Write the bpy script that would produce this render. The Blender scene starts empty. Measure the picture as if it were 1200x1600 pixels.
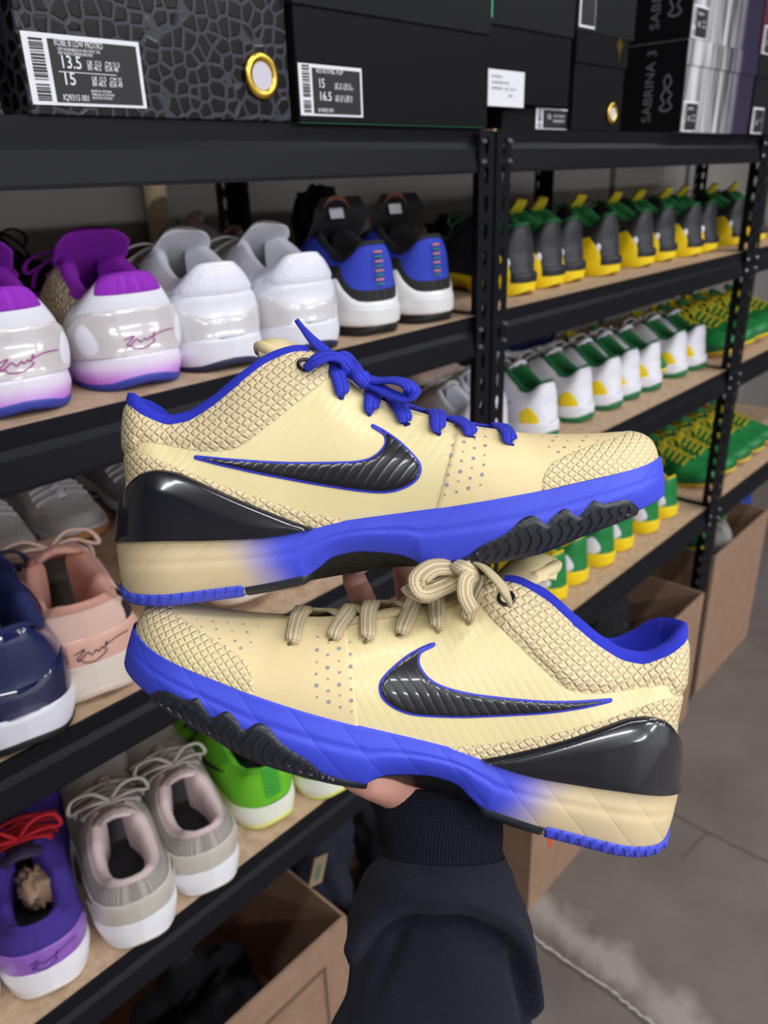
import bpy, math, random
import numpy as np
from mathutils import Vector, Matrix
random.seed(7); rng = np.random.default_rng(7)
scene = bpy.context.scene; COL = scene.collection

# ------------------------------------------------------------------ camera, light, exposure
FPX = 1226.0                       # focal length in pixels of the 1200 x 1600 frame
CAMZ = 1.584                       # height of the lens above the floor
def unit(v): v = np.array(v, float); return v/np.linalg.norm(v)
_Z = -unit((94, 2840, FPX)); _X = unit((1240, -570, FPX)); _X = unit(_X-_Z*(_X@_Z)); _Y = np.cross(_Z, _X)
RC = np.array([_X, _Y, _Z])        # world X runs along the racks, Y into them, Z up
CAM0 = np.array([0, 0, CAMZ])
def ray(px, py): return RC@np.array([px-600, py-800, FPX])
def cam(px, py, d): return CAM0+RC@np.array([(px-600)*d/FPX, (py-800)*d/FPX, d])
def onY(px, py, Y): r = ray(px, py); return CAM0+r*(Y/r[1])
def onZ(px, py, z): r = ray(px, py); return CAM0+r*((z-CAMZ)/r[2])
def onX(px, py, X): r = ray(px, py); return CAM0+r*(X/r[0])
cd = bpy.data.cameras.new('camera'); camo = bpy.data.objects.new('camera', cd); COL.objects.link(camo); scene.camera = camo
cd.sensor_fit = 'HORIZONTAL'; cd.sensor_width = 36; cd.lens = FPX/1200*36; cd.clip_start = .02; cd.clip_end = 60
M = Matrix.Identity(4)
for r in range(3): M[r][0] = RC[r, 0]; M[r][1] = -RC[r, 1]; M[r][2] = -RC[r, 2]; M[r][3] = CAM0[r]
camo.matrix_world = M
cd.dof.use_dof = True; cd.dof.focus_distance = .445; cd.dof.aperture_fstop = 13.5
w = bpy.data.worlds.new('world'); scene.world = w; w.use_nodes = True
w.node_tree.nodes['Background'].inputs[0].default_value = (.80, .84, 1, 1); w.node_tree.nodes['Background'].inputs[1].default_value = .25
vs = scene.view_settings; vs.view_transform = 'Standard'; vs.look = 'None'; vs.exposure = 0.03; vs.gamma = 1; vs.use_curve_mapping = False
CEIL = 3.4
LAMPS = [(x, y, e) for x in (-1.7, .35, 2.3, 4.3) for y, e in ((-.5, 15), (-2.6, 28), (-4.7, 82))]  # row farthest from the racks is added to send low light into the shelves
for lx, ly, le in LAMPS:
    ld = bpy.data.lights.new('ceiling_tube_light', 'AREA'); ld.shape = 'RECTANGLE'; ld.size = 1.25; ld.size_y = .16; ld.energy = le; ld.color = (.95, .97, 1)
    lo = bpy.data.objects.new('ceiling_tube_light', ld); COL.objects.link(lo); lo.location = (lx, ly, CEIL-.085)

# ------------------------------------------------------------------ helpers
def link(o, parent=None):
    COL.objects.link(o)
    if parent is not None: o.parent = parent
    return o
def tag(o, label=None, cat=None, group=None, kind=None):
    if label: o['label'] = label
    if cat: o['category'] = cat
    if group: o['group'] = group
    if kind: o['kind'] = kind
    return o
def mesh(name, V, F, m, uv=None, smooth=True):
    me = bpy.data.meshes.new(name)
    me.from_pydata(np.asarray(V, float).tolist() if not isinstance(V, list) else V, [], F.tolist() if isinstance(F, np.ndarray) else F)
    if uv is not None:
        lay = me.uv_layers.new(name='UVMap'); idx = np.empty(len(me.loops), np.int32); me.loops.foreach_get('vertex_index', idx)
        lay.data.foreach_set('uv', np.asarray(uv, np.float32)[idx].ravel())
    if smooth: me.polygons.foreach_set('use_smooth', [True]*len(me.polygons))
    me.materials.append(m); me.update(); return me
def ob(name, me, parent=None, loc=None, rz=None):
    o = bpy.data.objects.new(name, me); link(o, parent)
    if loc is not None: o.location = [float(c) for c in loc]
    if rz is not None: o.rotation_euler = (0, 0, rz)
    return o
def empty(name, loc=(0, 0, 0), rz=0):
    o = bpy.data.objects.new(name, None); o.empty_display_size = .05; link(o); o.location = [float(c) for c in loc]; o.rotation_euler = (0, 0, rz); return o
class MB:
    """collects boxes and prisms into one mesh"""
    def __init__(s): s.V = []; s.F = []
    def add(s, V, F): k = len(s.V); s.V += [tuple(float(c) for c in v) for v in V]; s.F += [tuple(int(i)+k for i in f) for f in F]; return s
    def box(s, a, b, bev=0):
        (x0, y0, z0), (x1, y1, z1) = a, b
        if bev <= 0:
            return s.add([(x0, y0, z0), (x1, y0, z0), (x1, y1, z0), (x0, y1, z0), (x0, y0, z1), (x1, y0, z1), (x1, y1, z1), (x0, y1, z1)],
                         [(0, 3, 2, 1), (4, 5, 6, 7), (0, 1, 5, 4), (1, 2, 6, 5), (2, 3, 7, 6), (3, 0, 4, 7)])
        q = bev; V = []
        for z, i in ((z0, q), (z0+q, 0), (z1-q, 0), (z1, q)):
            V += [(x0+i+q*(i == 0), y0+i, z), (x1-i-q*(i == 0), y0+i, z), (x1-i, y0+i+q*(i == 0), z), (x1-i, y1-i-q*(i == 0), z), (x1-i-q*(i == 0), y1-i, z), (x0+i+q*(i == 0), y1-i, z), (x0+i, y1-i-q*(i == 0), z), (x0+i, y0+i+q*(i == 0), z)]
        F = [tuple(range(7, -1, -1)), tuple(range(24, 32))]
        for k in range(3):
            for j in range(8): F.append((k*8+j, k*8+(j+1) % 8, k*8+8+(j+1) % 8, k*8+8+j))
        return s.add(V, F)
    def extrude(s, prof, a, b, axis=0):
        """closed profile (two coords) extruded along an axis from a to b"""
        n = len(prof); P = []
        for t in (a, b):
            for p in prof:
                v = [0, 0, 0]; v[axis] = t; o = [i for i in range(3) if i != axis]; v[o[0]], v[o[1]] = p; P.append(v)
        F = [(i, (i+1) % n, n+(i+1) % n, n+i) for i in range(n)]+[tuple(range(n-1, -1, -1)), tuple(range(n, 2*n))]
        return s.add(P, F)
    def cyl(s, c, ax, r, h, n=10, r2=None):
        c = np.array(c, float); ax = unit(ax); t = unit(np.cross(ax, (0, 0, 1) if abs(ax[2]) < .9 else (1, 0, 0))); u = np.cross(ax, t); V = []
        for k, rr in ((0, r), (1, r if r2 is None else r2)):
            for i in range(n): a = 2*math.pi*i/n; V.append(c+ax*h*k+(t*math.cos(a)+u*math.sin(a))*rr)
        return s.add(V, [(i, (i+1) % n, n+(i+1) % n, n+i) for i in range(n)]+[tuple(range(n-1, -1, -1)), tuple(range(n, 2*n))])
    def mesh(s, name, m, smooth=False): return mesh(name, s.V, s.F, m, smooth=smooth)
    def ob(s, name, m, parent=None, smooth=False): return ob(name, s.mesh(name, m, smooth), parent)

# ------------------------------------------------------------------ materials
def lin(c):
    c = [x/255 for x in c]; return tuple(x/12.92 if x <= .04045 else ((x+.055)/1.055)**2.4 for x in c)+(1,)
MATS = {}
def mat(name, rgb, rough=.5, coat=0, metal=0, spec=.5, bump=None, var=0, vscale=40, grad=None, sheen=0, coatr=.05, trans=0):
    """rgb in sRGB 0-255; bump = (kind, scale, strength, distance); grad = (axis, a, b, rgb2) along the part's own side coordinates"""
    if name in MATS: return MATS[name]
    m = bpy.data.materials.new(name); m.use_nodes = True; nt = m.node_tree; N, Lk = nt.nodes, nt.links; B = N['Principled BSDF']; MATS[name] = m
    B.inputs['Base Color'].default_value = lin(rgb); B.inputs['Roughness'].default_value = rough; B.inputs['Metallic'].default_value = metal
    B.inputs['Specular IOR Level'].default_value = spec; B.inputs['Coat Weight'].default_value = coat; B.inputs['Coat Roughness'].default_value = coatr
    B.inputs['Sheen Weight'].default_value = sheen; B.inputs['Transmission Weight'].default_value = trans
    tc = N.new('ShaderNodeTexCoord'); col = None
    def mathn(op, a, b=None, c=None):
        n = N.new('ShaderNodeMath'); n.operation = op
        for i, v in enumerate((a, b, c)):
            if v is None: continue
            if isinstance(v, (int, float)): n.inputs[i].default_value = v
            else: Lk.new(v, n.inputs[i])
        return n.outputs[0]
    def mixc(f, a, b):
        n = N.new('ShaderNodeMix'); n.data_type = 'RGBA'
        if isinstance(f, (int, float)): n.inputs[0].default_value = f
        else: Lk.new(f, n.inputs[0])
        for i, v in ((6, a), (7, b)):
            if isinstance(v, tuple): n.inputs[i].default_value = v
            else: Lk.new(v, n.inputs[i])
        return n.outputs[2]
    if grad:
        sp = N.new('ShaderNodeSeparateXYZ'); Lk.new(tc.outputs['UV'], sp.inputs[0]); mr = N.new('ShaderNodeMapRange'); mr.interpolation_type = 'SMOOTHSTEP'
        nz = N.new('ShaderNodeTexNoise'); nz.inputs['Scale'].default_value = 90; Lk.new(tc.outputs['UV'], nz.inputs['Vector'])
        ax = sp.outputs[grad[0]]
        if len(grad) > 4: ax = mathn('ADD', ax, mathn('MULTIPLY', sp.outputs[1-grad[0]], grad[4]))
        Lk.new(mathn('ADD', ax, mathn('MULTIPLY', mathn('SUBTRACT', nz.outputs[0], .5), .006)), mr.inputs['Value'])
        mr.inputs['From Min'].default_value = grad[1]; mr.inputs['From Max'].default_value = grad[2]
        col = mixc(mr.outputs[0], lin(rgb), lin(grad[3]))
    if var:
        nz = N.new('ShaderNodeTexNoise'); nz.inputs['Scale'].default_value = vscale; nz.inputs['Detail'].default_value = 6; Lk.new(tc.outputs['Object'], nz.inputs['Vector'])
        mr = N.new('ShaderNodeMapRange'); mr.inputs['From Min'].default_value = .3; mr.inputs['From Max'].default_value = .7; mr.inputs['To Min'].default_value = 1-var; mr.inputs['To Max'].default_value = 1+var*.6; Lk.new(nz.outputs[0], mr.inputs[0])
        n = N.new('ShaderNodeMix'); n.data_type = 'RGBA'; n.blend_type = 'MULTIPLY'; n.inputs[0].default_value = 1
        if col is None: n.inputs[6].default_value = lin(rgb)
        else: Lk.new(col, n.inputs[6])
        Lk.new(mr.outputs[0], n.inputs[7]); col = n.outputs[2]
    if bump:
        kind, sc, st, dist = bump; h = None
        mp = N.new('ShaderNodeMapping'); Lk.new(tc.outputs['UV' if kind in ('scales', 'ribs', 'weave', 'grooves', 'tri') else 'Object'], mp.inputs[0])
        if kind == 'noise':
            t = N.new('ShaderNodeTexNoise'); t.inputs['Scale'].default_value = sc; t.inputs['Detail'].default_value = 4; Lk.new(mp.outputs[0], t.inputs[0]); h = t.outputs[0]
        elif kind in ('scales', 'cells', 'tri'):
            if kind != 'cells': mp.inputs['Rotation'].default_value = (0, 0, math.radians(48)); mp.inputs['Scale'].default_value = (1, 1.25, 1)
            t = N.new('ShaderNodeTexVoronoi'); t.feature = 'DISTANCE_TO_EDGE'; t.voronoi_dimensions = '3D' if kind == 'cells' else '2D'; t.inputs['Scale'].default_value = sc
            t.inputs['Randomness'].default_value = {'scales': .3, 'cells': .9, 'tri': .12}[kind]
            Lk.new(mp.outputs[0], t.inputs['Vector']); mr = N.new('ShaderNodeMapRange'); mr.interpolation_type = 'SMOOTHSTEP'; Lk.new(t.outputs['Distance'], mr.inputs[0])
            mr.inputs['From Min'].default_value = .02; mr.inputs['From Max'].default_value = .26; h = mr.outputs[0]
        elif kind in ('ribs', 'weave', 'grooves'):
            t = N.new('ShaderNodeTexWave'); t.bands_direction = 'X'; t.inputs['Scale'].default_value = sc; t.inputs['Distortion'].default_value = .15 if kind != 'grooves' else 0
            mp.inputs['Rotation'].default_value = (0, 0, math.radians({'ribs': 42, 'weave': 0, 'grooves': 52}[kind])); Lk.new(mp.outputs[0], t.inputs[0]); h = t.outputs['Fac']
            if kind in ('ribs', 'grooves'): h = mathn('POWER', h, .12)
            if kind == 'weave':
                t2 = N.new('ShaderNodeTexWave'); t2.bands_direction = 'Y'; t2.inputs['Scale'].default_value = sc; Lk.new(mp.outputs[0], t2.inputs[0]); h = mathn('MULTIPLY', h, t2.outputs['Fac'])
        bn = N.new('ShaderNodeBump'); bn.inputs['Strength'].default_value = st; bn.inputs['Distance'].default_value = dist; Lk.new(h, bn.inputs['Height']); Lk.new(bn.outputs[0], B.inputs['Normal'])
        if coat: Lk.new(bn.outputs[0], B.inputs['Coat Normal'])
    if col is not None: Lk.new(col, B.inputs['Base Color'])
    return m
def matte(n, c, r=.75, **k): return mat(n, c, r, **k)
def pchip(kn):
    kn = sorted(kn); X = np.array([k[0] for k in kn], float); Yv = np.array([k[1] for k in kn], float)
    h = np.diff(X); dl = np.diff(Yv)/h; m = np.zeros(len(X)); m[0] = dl[0]; m[-1] = dl[-1]
    for i in range(1, len(X)-1):
        if dl[i-1]*dl[i] > 0:
            w1 = 2*h[i]+h[i-1]; w2 = h[i]+2*h[i-1]; m[i] = (w1+w2)/(w1/dl[i-1]+w2/dl[i])
    def f(x):
        x = np.asarray(x, float); xc = np.clip(x, X[0], X[-1]); i = np.clip(np.searchsorted(X, xc)-1, 0, len(X)-2)
        t = (xc-X[i])/h[i]
        return ((1+2*t)*(1-t)**2*Yv[i]+t*(1-t)**2*h[i]*m[i]+t*t*(3-2*t)*Yv[i+1]+t*t*(t-1)*h[i]*m[i+1])
    return f
def smooth01(t):
    t = np.clip(t, 0, 1); return t*t*(3-2*t)
def crom(pts, n=8, closed=False):
    P = np.array(pts, float); out = []; m = len(P); rng = range(m if closed else m-1)
    for i in rng:
        if closed: a, b, c, d = P[i-1], P[i], P[(i+1) % m], P[(i+2) % m]
        else: b, c = P[i], P[i+1]; a = P[i-1] if i else 2*b-c; d = P[i+2] if i+2 < m else 2*c-b
        for k in range(n):
            t = k/n; out.append(.5*((2*b)+(c-a)*t+(2*a-5*b+4*c-d)*t*t+(3*b-a-3*c+d)*t**3))
    if not closed: out.append(P[-1])
    return np.array(out)
def poly_sdf(P, poly):
    """signed distance, + inside"""
    A = np.asarray(poly, float); B = np.roll(A, -1, 0); d2 = np.full(len(P), 1e9); ins = np.zeros(len(P), bool)
    for a, b in zip(A, B):
        ab = b-a; L = ab@ab
        if L < 1e-18: continue
        t = np.clip(((P-a)@ab)/L, 0, 1); q = P-a-t[:, None]*ab; d2 = np.minimum(d2, (q*q).sum(1))
        c = (a[1] > P[:, 1]) != (b[1] > P[:, 1])
        if c.any(): ins ^= c & (P[:, 0] < (b[0]-a[0])*(P[:, 1]-a[1])/((b[1]-a[1]) or 1e-12)+a[0])
    d = np.sqrt(d2); return np.where(ins, d, -d)
def grid_faces(n, m, off=0, flip=False):
    i, j = np.meshgrid(np.arange(n-1), np.arange(m-1), indexing='ij'); a = (i*m+j).ravel()+off
    q = np.stack([a, a+m, a+m+1, a+1], 1); return q[:, ::-1] if flip else q
def stations(L, n):
    t = np.linspace(0, 1, n); s = .5-.5*np.cos(np.pi*t); return L*(.45*t+.55*s)
class Shoe:
    """surface of a shoe: x heel->toe, y across, z up (metres)"""
    def __init__(S, p, nx=330, nf=64):
        S.p = p; S.L = p['L']; S.b = pchip(p['b']); S.zs = pchip(p['zs']); S.zm = pchip(p['zm']); S.zt = pchip(p['zt'])
        S.bt = pchip(p['bt']); S.th = pchip(p['th']); S.c = pchip(p['c']); S.hw = pchip(p['hw']); S.nx, S.nf = nx, nf
        S.x0 = p.get('x0', .003); S.x1 = p.get('x1', S.L-.004)
    def cap(S, x, a, b, rh, rt):
        u = np.clip((x-a)/rh, 0, 1); h = (1-(1-u)**2.2)**(1/2.2)
        v = np.clip((b-x)/rt, 0, 1); t = (1-(1-v)**2.3)**(1/2.3); return h*t
    def warp(S, P):
        P = P.copy(); x = P[..., 0].copy(); P[..., 0] += S.hw(P[..., 2])*np.clip(1-x/.07, 0, 1)**2; P[..., 1] += S.c(x)
        if 'kz' in S.p: zm = S.zm(x); P[..., 2] += pchip(S.p['kz'])(x)*np.clip((P[..., 2]-zm)/np.maximum(S.zt(x)-zm, .01), 0, 1.3)
        return P
    def upper(S):
        """lateral half grid (nx, nf, 3)"""
        x = S.x0+stations(S.x1-S.x0, S.nx); ph = np.linspace(0, 1, S.nf)
        cp = S.cap(x, S.x0, S.x1, S.p.get('rh', .042), S.p.get('rt', .06)); b = S.b(x)*cp; bt = np.minimum(S.bt(x)*S.cap(x, S.x0, S.x1, .036, .05), b*.97)
        zm = S.zm(x); e = np.clip((S.x1-x)/S.p.get('toeh', .035), 0, 1); te = (1-(1-e)**2.2)**(1/2.2)
        zt = zm+(S.zt(x)-zm)*(S.p.get('toef', .0)+(1-S.p.get('toef', .0))*te); th = np.radians(S.th(x))
        T = th[:, None]*ph[None]; k = (np.cos(T)-np.cos(th)[:, None])/(1-np.cos(th))[:, None]
        k = np.clip(k, 0, 1)**S.p.get('pw', .85)
        y = bt[:, None]+(b-bt)[:, None]*k; z = zm[:, None]+(zt-zm)[:, None]*(np.sin(T)/np.sin(th)[:, None])
        bul = S.p.get('bulge', .004)*np.sin(np.pi*ph)[None]*cp[:, None]*smooth01((S.p['xv']-x)/.05)[:, None]
        return np.stack([np.broadcast_to(x[:, None], y.shape), y+bul, z], -1)
    def sole(S, nw=22):
        p = S.p; a0, a1 = p.get('xs', (0, S.L)); x = a0+stations(a1-a0, S.nx); cp = S.cap(x, a0, a1, S.p.get('rh', .042)+.004, p.get('rt', .06)+.004); b = (S.b(x)+p.get('flare', .003))*cp
        zs, zm = S.zs(x), S.zm(x); rows = []
        und = p.get('under', .86)
        rows.append((0*b, zs+.0015)); rows.append((b*und*.6, zs+.0005))
        if 'arch' in p: zs = np.maximum(zs, pchip(p['arch'])(x))
        rows.append((b*und, zs))
        for k in range(nw):
            t = (k+1)/nw; prof = und+(1-und)*np.sin(np.clip(t*1.6, 0, 1)*np.pi/2)-p.get('tuck', .03)*smooth01((t-.55)/.45)
            g = p.get('groove'); dz = 0
            if g: prof = prof-g[1]*np.exp(-((t-g[0])/.05)**2)
            rows.append((b*prof, zs+(zm-zs)*t))
        rows.append((b*(1-p.get('tuck', .03))-.003*cp, zm+.0008)); rows.append((np.maximum(b*(1-p.get('tuck', .03))-.008*cp, 0), zm-.002))
        return np.stack([np.stack([x, y, z], -1) for y, z in rows], 1)
    def both(S, G):
        """mirror a lateral half grid: verts, normals, side coords (before warp), quads"""
        n, m, _ = G.shape; W = []; Nn = []; F = []
        for sgn in (1, -1):
            H = G*np.array([1, sgn, 1]); dx = np.gradient(H, axis=0); dp = np.gradient(H, axis=1); N = np.cross(dx, dp)
            N *= -sgn
            ln = np.linalg.norm(N, axis=-1, keepdims=True); N = N/np.maximum(ln, 1e-12)
            N[0] = N[1]*[1, 0, 1]; N[0] = N[0]/np.maximum(np.linalg.norm(N[0], axis=-1, keepdims=True), 1e-9)
            N[0][np.abs(N[0]).sum(-1) < .5] = [-1, 0, 0]
            W.append(H.reshape(-1, 3)); Nn.append(N.reshape(-1, 3)); F.append(grid_faces(n, m, 0 if sgn > 0 else n*m, sgn > 0))
        V = np.concatenate(W); N = np.concatenate(Nn); Q = np.concatenate(F)
        return V, N, V[:, [0, 2]].copy(), Q
def tri(Q): return np.concatenate([Q[:, [0, 1, 2]], Q[:, [0, 2, 3]]])
def clip(V, N, UV, T, f):
    """keep the part of a triangle mesh where f>0, cut exactly along f=0"""
    pos = f > 0; c = pos[T].sum(1); full = T[c == 3]; mixed = T[(c == 1) | (c == 2)]
    A = np.concatenate([V, N, UV, f[:, None]], 1); new = []; cache = {}; out = []
    def cut(i, j):
        k = (i, j) if i < j else (j, i)
        if k not in cache:
            t = f[i]/(f[i]-f[j]); new.append(A[i]+(A[j]-A[i])*t); cache[k] = len(V)+len(new)-1
        return cache[k]
    for t in mixed.tolist():
        for r in range(3):
            a, b, c_ = t[r], t[(r+1) % 3], t[(r+2) % 3]
            if pos[a] and not pos[b] and not pos[c_]: out.append((a, cut(a, b), cut(a, c_))); break
            if not pos[a] and pos[b] and pos[c_]:
                p, q = cut(a, b), cut(a, c_); out += [(p, b, c_), (p, c_, q)]; break
    B = np.concatenate([A, np.array(new)]) if new else A
    T2 = np.concatenate([full, np.array(out, int).reshape(-1, 3)]); u, inv = np.unique(T2, return_inverse=True)
    B = B[u]; n = B[:, 3:6]/np.maximum(np.linalg.norm(B[:, 3:6], axis=1, keepdims=True), 1e-9)
    return B[:, :3], n, B[:, 6:8], inv.reshape(-1, 3), B[:, 8]
# ------------------------------------------------------------------ shoe building blocks
mm = lambda L: [(a/1000, b/1000) for a, b in L]
HERO = dict(L=.340, x0=.007, x1=.333, xs=(.004, .3365), xv=.255, toeh=.002, rt=.055, groove=(.62, .02), flare=.003, arch=mm([(0, -9), (112, -5), (117.6, 4.5), (126.7, 10.2), (133.3, 14.3), (143.4, 15.8), (151.7, 15.6), (164.7, 13), (173.2, 10.3), (181, 5.4), (186, -5), (340, -9)]),
 zs=mm([(0, 13), (8, 7), (17, 2.7), (45, 0), (82, 0), (131, 3), (161, 4), (202, 1.5), (243, 3), (273, 10), (311, 19), (336, 27), (340, 30)]),
 zm=mm([(0, 40), (42, 36.4), (69, 33.1), (102, 30.5), (127, 31.8), (145, 33.5), (194, 33.9), (246, 36), (274, 38.5), (308, 42), (340, 48.5)]),
 zt=mm([(4, 121.5), (12, 120.5), (22, 117), (34, 109.5), (51, 102.2), (60, 102.7), (74.7, 108.6), (92.7, 120), (112.8, 131.8), (127.3, 135), (136.5, 132.7), (148.3, 123.5), (161, 110.4), (174, 101), (197.5, 90.5), (215.4, 82), (238, 75.5), (250.5, 72.6), (275.4, 68.4), (299.4, 66), (314, 65.3), (322, 64), (331.7, 58.7), (338, 48.5)]),
 b=mm([(0, 41), (45, 41), (110, 41), (160, 45), (235, 54), (290, 52), (340, 50)]),
 bt=mm([(0, 30), (90, 30), (115, 24), (137, 16.5), (160, 14.5), (225, 13), (243, 9), (255, 0), (340, 0)]),
 th=[(0, 62), (.09, 62), (.14, 72), (.23, 80), (.255, 90), (.34, 90)], c=mm([(0, 0), (120, 0), (240, -2), (340, -8)]),
 hw=mm([(0, 0), (36, 0), (40, 3), (60, 8), (75, 12), (90, 12.5), (113, 16), (120, 20), (150, 22)]))
SWOOSH = mm([(65.5, 79.3), (88.9, 74.1), (115.5, 69.2), (142.7, 65.7), (156.3, 64.7), (164.7, 66.5), (171.1, 71.6), (172.4, 77.1), (170.2, 80.4), (165.4, 84.3), (171.3, 80.0), (178.7, 72.9), (185.6, 63.8), (188.2, 57.6), (185.5, 51.8), (178.0, 48.2), (168.0, 47.2), (154.1, 49.8), (128.1, 57.3), (101.2, 66.0), (78.9, 73.9)])
def swoosh_poly():
    P = np.array(SWOOSH); a = crom(P[0:10], 5); b = crom(P[9:], 5); e = crom([P[-1], P[0]], 2); return np.concatenate([a[:-1], b[:-1], e[:-1]])
COUNTER = crom(mm([(128, 31), (111.4, 39.4), (86.1, 53.7), (60.1, 69.4), (50.4, 73.4), (39.4, 75.4), (26, 73.4), (12, 66), (-6, 60)]), 5).tolist()+mm([(-20, 60), (-20, 25), (100, 25)])
COLLAR = crom(mm([(-4, 87), (14, 87.5), (27.5, 88.5), (32, 92.0), (47, 88.9), (65.8, 83.3), (79.9, 81), (92.3, 82.8), (110.1, 93.4), (127.6, 104.6), (142.4, 114.4), (152, 126)]), 5).tolist()+mm([(150, 170), (-20, 170), (-20, 87)])
BAND = crom(mm([(-4, 87.5), (20.4, 87.4), (40.1, 82.2), (73.5, 64.8), (99.4, 51.7), (125.6, 40.3), (147, 33)]), 5).tolist()+mm([(147, 20), (-20, 20), (-20, 87)])
TOECAP = crom(mm([(251.5, 30), (251.9, 37.3), (254, 44), (258, 48.8), (263.3, 52), (279.3, 56.3), (296, 59.8), (313, 63.2), (322, 70)]), 5).tolist()+mm([(360, 70), (360, 20), (251, 20)])
VAMP = mm([(222, 100), (214.4, 80.1), (202.4, 54.2), (194.5, 34.3), (190, 20), (360, 20), (360, 100)])
ARCH = crom(mm([(112, -2), (117.6, 4.5), (126.7, 10.2), (133.3, 14.3), (143.4, 15.8), (151.7, 15.6), (164.7, 13), (173.2, 10.3), (181, 5.4), (184, -2)]), 4).tolist()
TREAD = crom(mm([(168, -6), (178, 3.4), (204.2, 5), (216.2, 11.1), (230.1, 16.2), (239.2, 22.4), (245.9, 23.6), (251.9, 18), (256.4, 21.8), (263.8, 25), (270.4, 20), (279.4, 27.3), (284.5, 25.3), (291.8, 25.6), (300, 25.5), (308, 20)]), 4).tolist()+mm([(308, 5), (300, -10)])
class Built:
    """all meshes of one kind of shoe; place() puts a shoe made of them into the scene"""
    def __init__(B, p, nx, nf, mir=False):
        B.S = Shoe(p, nx, nf); B.p = p; B.mir = mir; S = B.S; B.parts = []
        B.GU = S.upper(); B.V, B.N, B.UV, B.Q = S.both(B.GU); B.T = tri(B.Q); B.W = S.warp(B.V)
        GS = S.sole(); B.GS = GS; B.V2, B.N2, B.UV2, B.Q2 = S.both(GS); B.T2 = tri(B.Q2); B.W2 = S.warp(B.V2)
    def put(B, name, V, F, m, uv=None, parent=None, label=None, smooth=True):
        V = np.array(V, float); F = np.asarray(F) if not isinstance(F, list) else F
        if B.mir:
            V = V*[1, -1, 1]; F = F[:, ::-1] if isinstance(F, np.ndarray) else [tuple(reversed(f)) for f in F]
        B.parts.append((name, mesh(name, V, F, m, uv, smooth), parent, label)); return len(B.parts)-1
    def upper(B, m): return B.put('upper', B.W, B.Q, m, B.UV)
    def region(B, name, f, m, thick=.0008, edge=.0015, parent=None, sole=False, label=None, dome=None, base=.0003, one=False):
        V, N, UV, T = (B.V2, B.N2, B.UV2, B.T2) if sole else (B.V, B.N, B.UV, B.T)
        if callable(f): f = f(UV, V)
        elif not isinstance(f, np.ndarray) or f.ndim == 2: f = poly_sdf(UV, np.array(f))
        if sole: f = np.where(np.tile(np.arange(B.GS.shape[1]), len(UV)//B.GS.shape[1]) >= B.GS.shape[1]-2, -1e-3, f)
        if (f[np.abs(V[:, 1]) < 1e-6] <= 0).all() and not one:
            ks = [B.region(name, np.where(V[:, 1]*sd < -1e-9, -1e-3, f), m, thick, edge, parent[i] if isinstance(parent, list) else parent, sole, label, dome, base, True) for i, sd in enumerate((1, -1))]
            return ks
        v, n, uv, t, fv = clip(V, N, UV, T, f)
        if len(t) == 0: return None
        d = base+thick*smooth01(fv/edge)
        if dome: d = d+dome*np.sqrt(np.clip(fv/.012, 0, 1))
        return B.put(name, B.S.warp(v+n*d[:, None]), t, m, uv, parent, label)
    def sole(B, m, h_out, m_out):
        k = B.put('midsole', B.W2, B.Q2, m, B.UV2)
        if m_out is not None: B.region('outsole', lambda UV, V: B.S.zs(V[:, 0])+h_out-V[:, 2]+.0002, m_out, .0012, .001, sole=True)
        return k
    def near(B, x, z, sole=False, side=1):
        V, N, W, UV = (B.V2, B.N2, B.W2, B.UV2) if sole else (B.V, B.N, B.W, B.UV)
        d = (UV[:, 0]-x)**2+(UV[:, 1]-z)**2+np.where(V[:, 1]*side < -1e-6, 1., 0)+(np.where(np.abs(N[:, 1]) < .25, 1e-5, 0) if sole else 0)
        k = np.argpartition(d, 4)[:4]; w = 1/(np.sqrt(d[k])+1e-4); w /= w.sum()
        return (W[k]*w[:, None]).sum(0), unit((N[k]*w[:, None]).sum(0))
    def heel(B, y, z):
        if not hasattr(B, 'bvh'):
            from mathutils.bvhtree import BVHTree
            B.bvh = BVHTree.FromPolygons(B.W.tolist(), B.Q.tolist())
        h = B.bvh.ray_cast(Vector((-.1, y, z)), Vector((1, 0, 0)))
        if h[0] is not None:
            n = np.array(h[1]); n = -n if n[0] > 0 else n
            return np.array(h[0]), n
        W = B.W; d = (W[:, 1]-y)**2+(W[:, 2]-z)**2+np.where(W[:, 0] > .07, 1., 0); k = np.argpartition(d, 4)[:4]; w = 1/(np.sqrt(d[k])+1e-4); w /= w.sum(); return (W[k]*w[:, None]).sum(0), unit((B.N[k]*w[:, None]).sum(0))
    def ribbons(B, name, lines, wd, ht, m, sole=False, side=1, parent=None, base=.0002, flat=None, n=4, heel=False):
        V = []; F = []
        for ln in lines:
            pts = crom(ln, n) if len(ln) > 2 else np.linspace(ln[0], ln[1], 6)
            PN = [B.heel(*q) if heel else B.near(q[0], q[1], sole, side) for q in pts]; P = np.array([a for a, _ in PN]); Nn = np.array([b for _, b in PN])
            T = np.gradient(P, axis=0); k0 = len(V)
            for i in range(len(P)):
                s = np.cross(Nn[i], T[i]); s = s/max(np.linalg.norm(s), 1e-9)*wd/2
                V += [P[i]-s+Nn[i]*base, P[i]-s*.6+Nn[i]*(base+ht), P[i]+s*.6+Nn[i]*(base+ht), P[i]+s+Nn[i]*base]
            for i in range(len(P)-1):
                for j in range(3): a = k0+i*4+j; F.append((a, a+1, a+5, a+4))
            F += [(k0, k0+1, k0+2, k0+3), (len(V)-1, len(V)-2, len(V)-3, len(V)-4)]
        return B.put(name, V, F, m, np.zeros((len(V), 2)), parent, smooth=False)
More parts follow.
